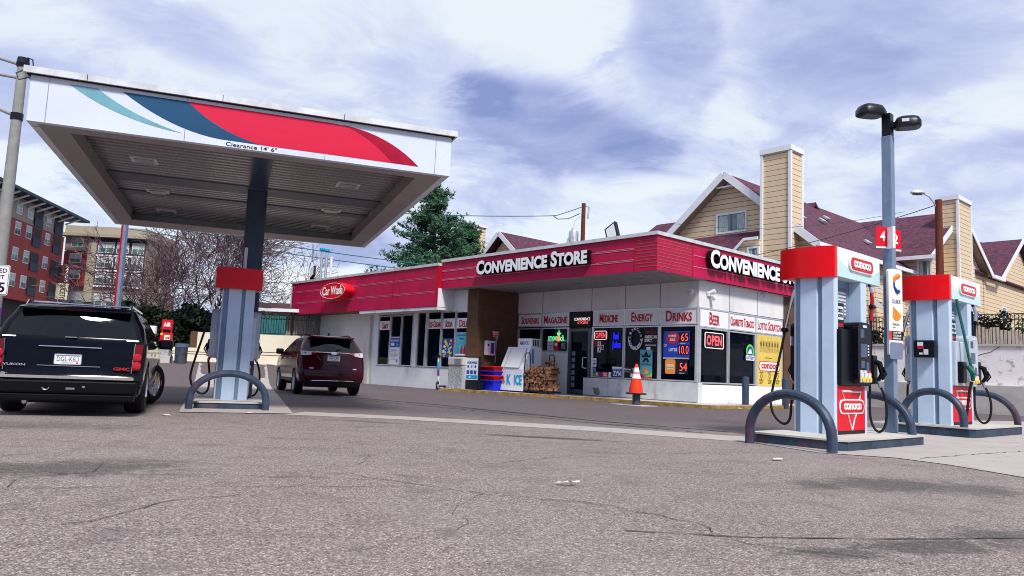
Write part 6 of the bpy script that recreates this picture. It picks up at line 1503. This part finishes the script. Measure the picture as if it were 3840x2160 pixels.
b = MB(); b.box(-.6, 6.6, -.98, -.92, 3.25, 3.44); b.build('gutter', 'trim_white', bld)
b = MB(); b.box(0, 2.1, 0, .12, 0, 1.2)
for k in range(16): b.box(k * .13, k * .13 + .06, -.03, 0, 0, 1.2)
tag(b.build('teal_panel', 'pole_blue', loc=(-14.9, 42.9, 2.35), rot=-.04), 'dark teal ribbed panel behind the iron fence', 'panel')
bpy.data.objects['teal_panel'].data.materials[0] = MATS['wire_green']
# dark hedge: one rounded clump per object
rr = random.Random(8)
for k, (x, y, z, sx_, sz_, lb) in enumerate(((-20.8, 43.4, .7, 2.2, 3.1, 'left clump of the dark evergreen hedge behind the SUV'), (-18.4, 43.6, .7, 2.2, 3.3, 'middle clump of the dark evergreen hedge behind the air machine'), (-16.4, 43.8, .7, 1.8, 3.2, 'right clump of the dark hedge beside the canopy pump'))):
    cs_ = [((rr.uniform(-sx_, sx_) * .75, rr.uniform(-.5, .5), rr.uniform(.6, sz_ - .5)), (.9, .7, .8)) for _ in range(13)]
    shrub('hedge', (x, y, z), 0, cs_, 9000, .27, 'hedge_leaf', lb, 'hedge', 30 + k, 'dark evergreen hedge clumps')
# air machine, bin, post
T = terrain
am = empty('air_machine', (-16.4, 36, T(-16.4, 36) - .06), .1, 'red AIR tyre machine on a concrete base', 'air machine'); am.scale = (.82, .82, .80)
b = MB(); b.bbox(-.36, .42, -.3, .3, 0, .48, .04); b.build('base', 'concrete_light', am)
b = MB(); b.box(-.24, .30, -.2, .2, .48, 1.0); b.build('plinth', 'aggregate', am)
b = MB(); b.bbox(-.26, .33, -.22, .22, 1.0, 1.84, .03); cb_ = b.build('cabinet', 'sign_red', am)
b = MB(); b.box(-.02, .30, -.228, -.22, 1.42, 1.70, 0); b.box(.06, .28, -.232, -.228, 1.46, 1.60, 2); b.text('CO', .10, .22, 1.48, 1.58, -.234, .003, 1, .02); b.box(-.2, .26, -.226, -.22, 1.08, 1.10, 0); b.box(-.2, .2, -.226, -.22, 1.16, 1.18, 0); b.box(-.24, -.1, -.226, -.22, 1.7, 1.8, 1); b.build('artwork', ['logo_white', 'yellow', 'logo_red'], cb_)
b = MB(); b.box(-.24, -.20, -.05, .05, 1.84, 2.05); b.box(.26, .30, -.05, .05, 1.84, 2.05); b.box(-.26, .32, -.06, .06, 2.05, 2.62); sgn = b.build('sign_plate', 'sign_red', am)
b = MB(); b.text('AIR', -.17, .25, 2.20, 2.46, -.064, .006, 0, .04); b.build('lettering', 'logo_white', sgn)
b = MB(); b.tube([(.40, -.1, 1.0), (.47, -.14, .6), (.44, -.2, .25), (.5, -.2, .05)], .03, 6); b.build('air_hose', 'lamp_black', am)
r = empty('litter_bin', (-15.6, 36, T(-15.6, 36)), 0, 'round dark blue bin beside the red AIR machine', 'bin')
b = MB(); b.lathe([(.27, 0), (.29, .76)], 20); b.build('body', 'kerb_navy', r, True)
b = MB(); b.lathe([(.30, .76), (.30, .92), (.2, .93)], 20); b.build('lid', 'pump_dark', r, True)
r = empty('price_post', (-17.05, 36, T(-17, 36)), 0, 'narrow red post sign with white letters before the AIR machine', 'sign')
b = MB(); b.box(-.14, .14, -.06, .06, .3, 1.35); b.build('body', 'sign_red', r)
b = MB()
for k, ch in enumerate('OPEN'): b.text(ch, -.06, .06, 1.12 - k * .2, 1.26 - k * .2, -.062, .004, 0, .03)
b.build('lettering', 'logo_white', r)
b = MB(); b.box(-.16, .16, -.08, .08, 1.35, 1.72); b.build('cap', 'sign_grey', r)
# left street pole with speed sign
r = empty('street_pole', (-15.1, 22, 0), 0, 'tall grey street pole at the left edge', 'pole')
b = MB(); b.tube([(0, 0, 0), (0, 0, 9.7)], [.20, .13], 14); b.build('shaft', 'pole_grey', r, True)
b = MB(); b.tube([(0, 0, 9.55), (-2.5, 0, 10.25)], .045, 8); b.tube([(0, 0, 9.15), (-2.5, 0, 9.5)], .045, 8); b.tube([(0, 0, 7.95), (-2.4, 0, 8.9)], .05, 8); b.build('arm', 'pole_grey', r)
b = MB(); b.lathe([(.16, 9.5), (.18, 9.6), (.16, 9.78)], 12); b.tube([(.0, 0, 9.75), (.3, -.05, 9.35), (.42, -.05, 9.15)], .05, 8); b.lathe([(.17, 7.85), (.17, 8.05)], 12); b.tube([(.12, 0, 9.8), (.28, 0, 9.75), (.34, 0, 9.45)], .02, 6); b.build('clamp', 'lamp_black', r)
sg = empty('speed_sign', (-13.96, 20.8, 2.47), -.05, 'white speed limit sign cut by the left picture edge', 'sign')
b = MB(); b.prism(rrect(-.66, 0, 0, .84, .05), -.012, 0, 'y'); b.build('plate', 'logo_white', sg)
b = MB(); b.tube([(x, -.014, z) for x, z in rrect(-.64, -.02, .02, .82, .045)], .007, 4, closed=True)
b.text('SPEED', -.59, -.07, .63, .75, -.014, .004, 0, .01); b.text('LIMIT', -.55, -.13, .45, .56, -.014, .004, 0, .01); b.text('25', -.54, -.09, .08, .36, -.014, .004, 0, .02); b.build('lettering', 'ink', sg)
b = MB(); b.tube([(-.33, .05, -2.46), (-.33, .05, .8)], .03, 6); b.build('post', 'galv', sg)
sg = empty('green_board', (-14.05, 20.5, 1.02), 0, 'green and orange board at the left picture edge', 'sign')
b = MB(); b.box(-.5, .20, -.02, .02, 0, .55, 0); b.box(-.5, .20, -.024, -.0, .45, .56, 1); b.text('go', -.2, .16, .1, .4, -.024, .004, 2, .02); b.build('panel', ['green_sign', 'citrus', 'yellow'], sg)
b = MB(); b.box(-.4, -.36, 0, .04, -.9, .5); b.build('leg', 'galv', sg)
sg = empty('purple_board', (-14.25, 21.0, 1.72), 0, 'purple board above the green one at the left edge', 'sign'); b = MB(); b.box(-.45, .03, -.02, .02, 0, .42); b.build('panel', 'purple', sg); b = MB(); b.box(-.3, -.26, 0, .04, -1.6, .3); b.build('leg', 'galv', sg)
# slim forecourt lamp post with rusty side behind the SUV
r = empty('lamp_post', (-15.72, 30, 0), 0, 'slim blue lamp post with a rust red side behind the SUV', 'lamp post')
b = MB(); b.box(-.02, .10, -.09, .09, 0, 6.9); b.build('pole', 'pole_blue', r)
b = MB(); b.box(-.10, -.022, -.09, .09, 0, 6.9); b.build('rusty_side', 'red_return', r)
b = MB(); b.bbox(-.55, .0, -.18, .18, 6.9, 7.15, .05); b.build('lamp_head', 'lamp_black', r)

# ------------------------------------------------------------------ apartment blocks
AY = math.atan2(.986, -.165)
ap = empty('apartment_building', (-65.7, 100, 0), AY, 'red brick apartment block with tan top storey at the far left', 'apartments')
b = MB(); b.box(-60, 12.3, .0, 16, 7.6, 18.15); b.build('brick_wall', 'brick_red', ap)
b = MB(); b.box(-60, 11.2, .05, 16, 18.151, 21.0); b.box(-60, 13.6, .6, 15, 21.45, 22.2); b.build('upper_wall', 'apt_tan', ap)
b = MB(); b.box(-60, 11.8, 1.2, 16, 0, 7.6); b.build('ground_floor', 'apt_dark', ap)
b = MB(); b.box(-60, 15.5, -2.2, 15.5, 21.05, 21.42); b.build('roof', 'apt_navy', ap)
b = MB(); b.box(-60, 14, .5, 15, 22.2, 22.45); b.build('parapet', 'apt_navy', ap)
for k in range(14): b = MB(); beam(b, (-19 + k * 2.4, -2.0, 20.98), (-19 + k * 2.4, .0, 20.1), .5, .10); b.build('strut', 'sash_white', ap)
b = MB(); b.box(-60, 12.32, -.06, .05, 18.05, 18.2); b.build('string_course', 'apt_tan', ap)
def apt_window(root, x, z, w_, h, y=0.):
    f = MB(); f.box(x, x + w_, y - .06, y + .1, z, z + h); o = f.build('window', 'sash_white', root)
    p = MB(); fr = .09
    for i in (0, 1):
        for j in (0, 1): p.box(x + fr + i * (w_ - fr) / 2, x + (i + 1) * (w_ - fr) / 2, y - .075, y - .061, z + fr + j * (h - fr) / 2, z + (j + 1) * (h - fr) / 2, j)
    p.build('pane', ['glass_teal', 'curtain'], o); return o
for zt in (20.55, 17.8, 14.42, 11.0):
    for x in (-11.5, -8.6, -2.95, .15, 5.95): apt_window(ap, x, zt - 1.75, 1.55, 1.75, 0 if zt < 19 else .05)
    for x0, x1 in ((-6.6, -4.4), (2.15, 4.7), (8.6, 11.3)):
        b = MB(); b.box(x0, x1, -.03, .2, zt - 2.35, zt + .05); bl = b.build('balcony', 'apt_dark', ap)
        b = MB(); b.box(x0 - .05, x1 + .05, -.16, -.04, zt - 2.5, zt - 2.35); b.box(x0, x1, -.14, -.10, zt - 2.35, zt - 1.4); b.build('railing', 'apt_navy', bl)
for z in (10.0, 14.5, 19): 
    b = MB(); b.box(12.32, 12.5, .3, 3.2, z, z + 3); b.build('corner_glazing', 'sash_white', ap)
sg = empty('building_sign', (-66.2, 110.6, 8.6), .12, 'brown and cream vertical building sign with number 2785', 'sign')
b = MB(); b.box(-.95, .70, 0, .15, 2.5, 5.15); b.build('number_panel', 'brown_sign', sg)
b = MB()
for k, ch in enumerate('2785'): b.text(ch, .12, .56, 4.5 - k * .6, 4.98 - k * .6, -.01, .02, 0, .0)
b.build('numeral', 'sash_white', sg)
b = MB(); b.box(-.95, .70, 0, .15, .1, 2.45); b.build('name_panel', 'cream', sg)
b = MB(); b.M = Matrix.Translation((-.5, 0, 2.35)) @ Matrix.Rotation(PI / 2, 4, 'Y'); b.text('SOCIETY', .05, 2.15, .12, .9, -.01, .02, 0, .01); b.build('lettering', 'ink', sg)
a2 = empty('apartment_building', (-71, 118, 0), .05, 'tan and glass apartment block behind the bare tree', 'apartments')
b = MB(); b.box(0, 3.7, 0, 12, 17.0, 19.3); b.box(-.5, 13, .5, 12, 0, 11.4); b.build('wall', 'apt_tan', a2)
b = MB(); b.box(.05, 3.7, -.1, 11, 11.4, 16.9); b.build('brick_wall', 'brick_red', a2)
b = MB(); b.box(3.7, 5.0, -.3, 11, 9, 19.0); b.box(.0, 12.6, -.4, 12, 19.8, 21.0); b.build('siding_wall', 'apt_siding', a2)
b = MB(); b.box(-.6, 13.2, -1.0, 12, 19.3, 19.8); b.build('roof', 'apt_tan', a2)
b = MB(); b.box(5.0, 12.4, 0, .35, 11.4, 19.3); b.build('curtain_wall', 'apt_dark', a2)
b = MB(); b.box(5.0, 12.5, .36, 11, 10.6, 19.3); b.build('siding_wall', 'apt_siding', a2)
for z in (12.0, 14.5, 16.9): 
    for x in (5.15, 8.0, 10.4): apt_window(a2, x, z, 2.5 if x < 8 else 1.9, 1.75, 0)
    b = MB(); b.box(5.0, 12.4, -.12, -.0, z - .55, z - .3); b.build('spandrel', 'sash_white', a2)
for z in (17.65, 15.1, 12.5): apt_window(a2, .95, z, 1.85, 1.45, -.1 if z < 17 else 0)
for x in (1.1, 4.0, 6.9, 9.6): apt_window(a2, x, 8.2, 2.4, 2.2, .5)
# ------------------------------------------------------------------ trees
def bare_tree(loc, label, seed, H=8.2, spread=5.2):
    rr = random.Random(seed); big = MB(); tw = MB(); tw.keepn = True; cnt = [0]
    def grow(p, d, L, r, lvl):
        pts = [p]; k = 4 if lvl < 3 else 3; q = p.copy(); dd = d.copy()
        for i in range(k):
            dd = (dd + Vector((rr.gauss(0, .16), rr.gauss(0, .16), rr.gauss(.02, .10)))).normalized(); q = q + dd * L / k; pts.append(q.copy())
        rad = [max(.014, r * (1 - .5 * i / k)) for i in range(k + 1)]
        (big if lvl < 3 else tw).tube(pts, rad, 7 if lvl < 2 else (5 if lvl < 4 else 3))
        if lvl >= 6: return
        nb = (4, 3, 3, 3, 3, 2)[lvl]
        for i in range(nb):
            t = 1. if i == 0 else rr.uniform(.3, 1.)
            j = min(k, max(1, int(round(t * k)))); base = pts[j]
            a = rr.uniform(.3, .85) * (1 if i else .5); ax = dd.orthogonal(); ax.rotate(Matrix.Rotation(rr.uniform(0, 2 * PI), 3, dd))
            nd = dd.copy(); nd.rotate(Matrix.Rotation(a, 3, ax)); 
            if lvl >= 1: nd = (nd + Vector((0, 0, .06 if lvl < 4 else -.05))).normalized()
            cnt[0] += 1
            grow(base, nd, L * rr.uniform(.64, .86), rad[j] * .64, lvl + 1)
    t = empty('bare_tree', loc, 0, label, 'tree')
    for k in range(4):
        a = k * 1.57 + .4; grow(Vector((.15 * math.cos(a), .15 * math.sin(a), 0)), Vector((.34 * math.cos(a), .30 * math.sin(a), 1)).normalized(), H * .33, .17, 0)
    big.build('trunk', 'bark', t, True); tw.build('crown', 'twig', t); return t
bare_tree((-18.0, 45.5, .7), 'big bare spreading tree behind the dark hedge', 4, 10.5)
bare_tree((-23.5, 50, .8), 'second bare tree standing further back on the left', 12, 8.6)
def pine(loc, H, Rb, seed, label):
    rr = random.Random(seed); t = empty('pine_tree', loc, 0, label, 'tree'); tr = MB(); fo = MB(); fo.keepn = True
    tr.tube([(0, 0, 0), (.1, 0, H * .5), (0, 0, H)], [.28, .18, .04], 8)
    z = H * .16
    while z < H * .985:
        f = 1 - (z / H); Lm = Rb * (min(1, f * 1.75) ** .75) * rr.uniform(.72, 1.15) + .18
        for k in range(7):
            a = rr.uniform(0, 2 * PI); L = Lm * rr.uniform(.55, 1.12); up = rr.uniform(.0, .4)
            tip = Vector((math.cos(a) * L, math.sin(a) * L, z + up * L)); root = Vector((0, 0, z))
            tr.tube([root, (root + tip) / 2 + Vector((0, 0, -.06 * L)), tip], [.05 * f + .02, .03, .01], 4)
            n = int(44 * L / Rb) + 12
            for _ in range(n):
                s = rr.uniform(.28, 1.03); c = root.lerp(tip, s) + Vector((rr.gauss(0, .17), rr.gauss(0, .17), rr.gauss(.04, .13)))
                for q in range(7):
                    d1 = Vector((rr.gauss(0, 1), rr.gauss(0, 1), rr.gauss(.5, .7))).normalized() * rr.uniform(.16, .30); d2 = d1.orthogonal().normalized() * .035
                    fo.add([c - d2, c + d1 * .5 - d2 * .7, c + d1, c + d2], [(0, 1, 2, 3)])
        z += H * .026
    tr.build('trunk', 'bark', t); fo.build('crown', 'pine_leaf', t); return t
pine((-5.3, 49, 0), 13.0, 3.9, 3, 'tall dark green pine between canopy and hotel')
pine((-3.2, 52, 0), 11.2, 2.3, 9, 'smaller pine beside the hotel chimney')
# ------------------------------------------------------------------ utility poles and wires
r = empty('utility_pole', (4.62, 50, 0), 0, 'brown timber utility pole with a grey transformer behind the shop', 'utility pole')
b = MB(); b.tube([(0, 0, 0), (0, 0, 12.45)], [.2, .135], 12); b.build('shaft', 'pole_wood', r, True)
tf = MB(); tf.lathe([(.30, 9.2), (.33, 9.25), (.33, 10.4), (.30, 10.5), (.1, 10.55)], 18, (-.62, 0, 0)); tfm = tf.build('transformer', 'galv', r, True)
b = MB(); b.box(-.645, -.60, -.345, -.325, 9.6, 10.1, 0); b.lathe([(.05, 10.5), (.07, 10.6), (.05, 10.75)], 8, (-.72, .05, 0), 1); b.build('bushing', ['citrus', 'galv'], tfm)
b = MB(); b.tube([(-.62, 0, 10.7), (-.6, 0, 11.2), (-.15, 0, 11.6)], .02, 6); b.tube([(-.95, -.05, 10.1), (-1.05, -.05, 9.7), (-1.05, -.05, 9.2)], .05, 6); b.tube([(.1, 0, 12.3), (.36, 0, 12.2), (.30, 0, 11.4)], .05, 6); b.build('cable_gear', 'galv', r)
def cable(name, pts, rad, m, label):
    b = MB(); b.tube(pts, rad, 5); return tag(b.build(name, m, loc=(0, 0, 0)), label, 'cable')
def sag(p, q, s, n=16): return [Vector(p).lerp(Vector(q), i / n) - Vector((0, 0, s * 4 * (i / n) * (1 - i / n))) for i in range(n + 1)]
cable('overhead_wire', [(4.5, 50, 12.2), (3.9, 50, 11.95), (2.85, 50, 11.56)] + sag((2.4, 50, 11.5), (-22, 52, 12.6), .55, 18), .028, 'wire_green', 'overhead wire from the timber pole to the left')
cable('overhead_wire', sag((-24, 46, 9.2), (-4, 45, 7.02), .12), .03, 'wire_green', 'upper of two green wires beside the vent pipes')
cable('overhead_wire', sag((-24, 46, 8.75), (-4, 45, 6.6), .12), .03, 'wire_green', 'lower of two green wires beside the vent pipes')
cable('guy_cable', [(4.4, 50, 11.75), (3.6, 50, 11.35), (2.9, 50, 11.3), (2.6, 50, 11.5)], .03, 'wire', 'short looped cable near the timber pole top')
r = empty('street_lamp', (20.08, 35, 0), 0, 'brown timber pole with a curved street lamp at the right', 'street lamp')
b = MB(); b.tube([(0, 0, 0), (0, 0, 9.9)], [.20, .155], 12); b.build('shaft', 'pole_wood', r, True)
b = MB(); b.tube([(-.12, 0, 9.55), (-.22, 0, 9.75), (-.45, 0, 10.05), (-.68, 0, 10.16)], .035, 8); b.build('arm', 'galv', r)
b = MB()
vs_ = []; n = 14
for s, zz in ((.35, -.06), (.9, -.04), (1., .0), (.92, .06), (.6, .13), (.25, .15)): vs_ += [(-.98 + .36 * s * math.cos(2 * PI * j / n), .16 * s * math.sin(2 * PI * j / n), 10.2 + zz) for j in range(n)]
b.add(vs_, [(i * n + j, i * n + (j + 1) % n, (i + 1) * n + (j + 1) % n, (i + 1) * n + j) for i in range(5) for j in range(n)] + [tuple(range(n)), tuple(5 * n + j for j in range(n))]); hd = b.build('lamp_head', 'galv', r, True)
b = MB(); b.lathe([(.2, 10.12), (.16, 10.1), (.05, 10.09)], 12, (-1.0, 0, 0), 0, 1.3, .6); b.build('lens', 'screen', hd)
cable('service_wire', sag((19.9, 35, 9.62), (13.5, 42, 8.0), .15, 10), .02, 'wire', 'service wire from the lamp pole to the hotel roof')
cable('service_wire', sag((19.0, 36, 9.5), (8.6, 40, 9.25), .5, 12), .011, 'wire', 'thin wire crossing the big tan chimney')
# ------------------------------------------------------------------ finish
scene.render.engine = 'CYCLES'
scene.cycles.max_bounces = 6; scene.cycles.diffuse_bounces = 3; scene.cycles.glossy_bounces = 3
scene.cycles.use_denoising = True; scene.cycles.filter_width = 1.0
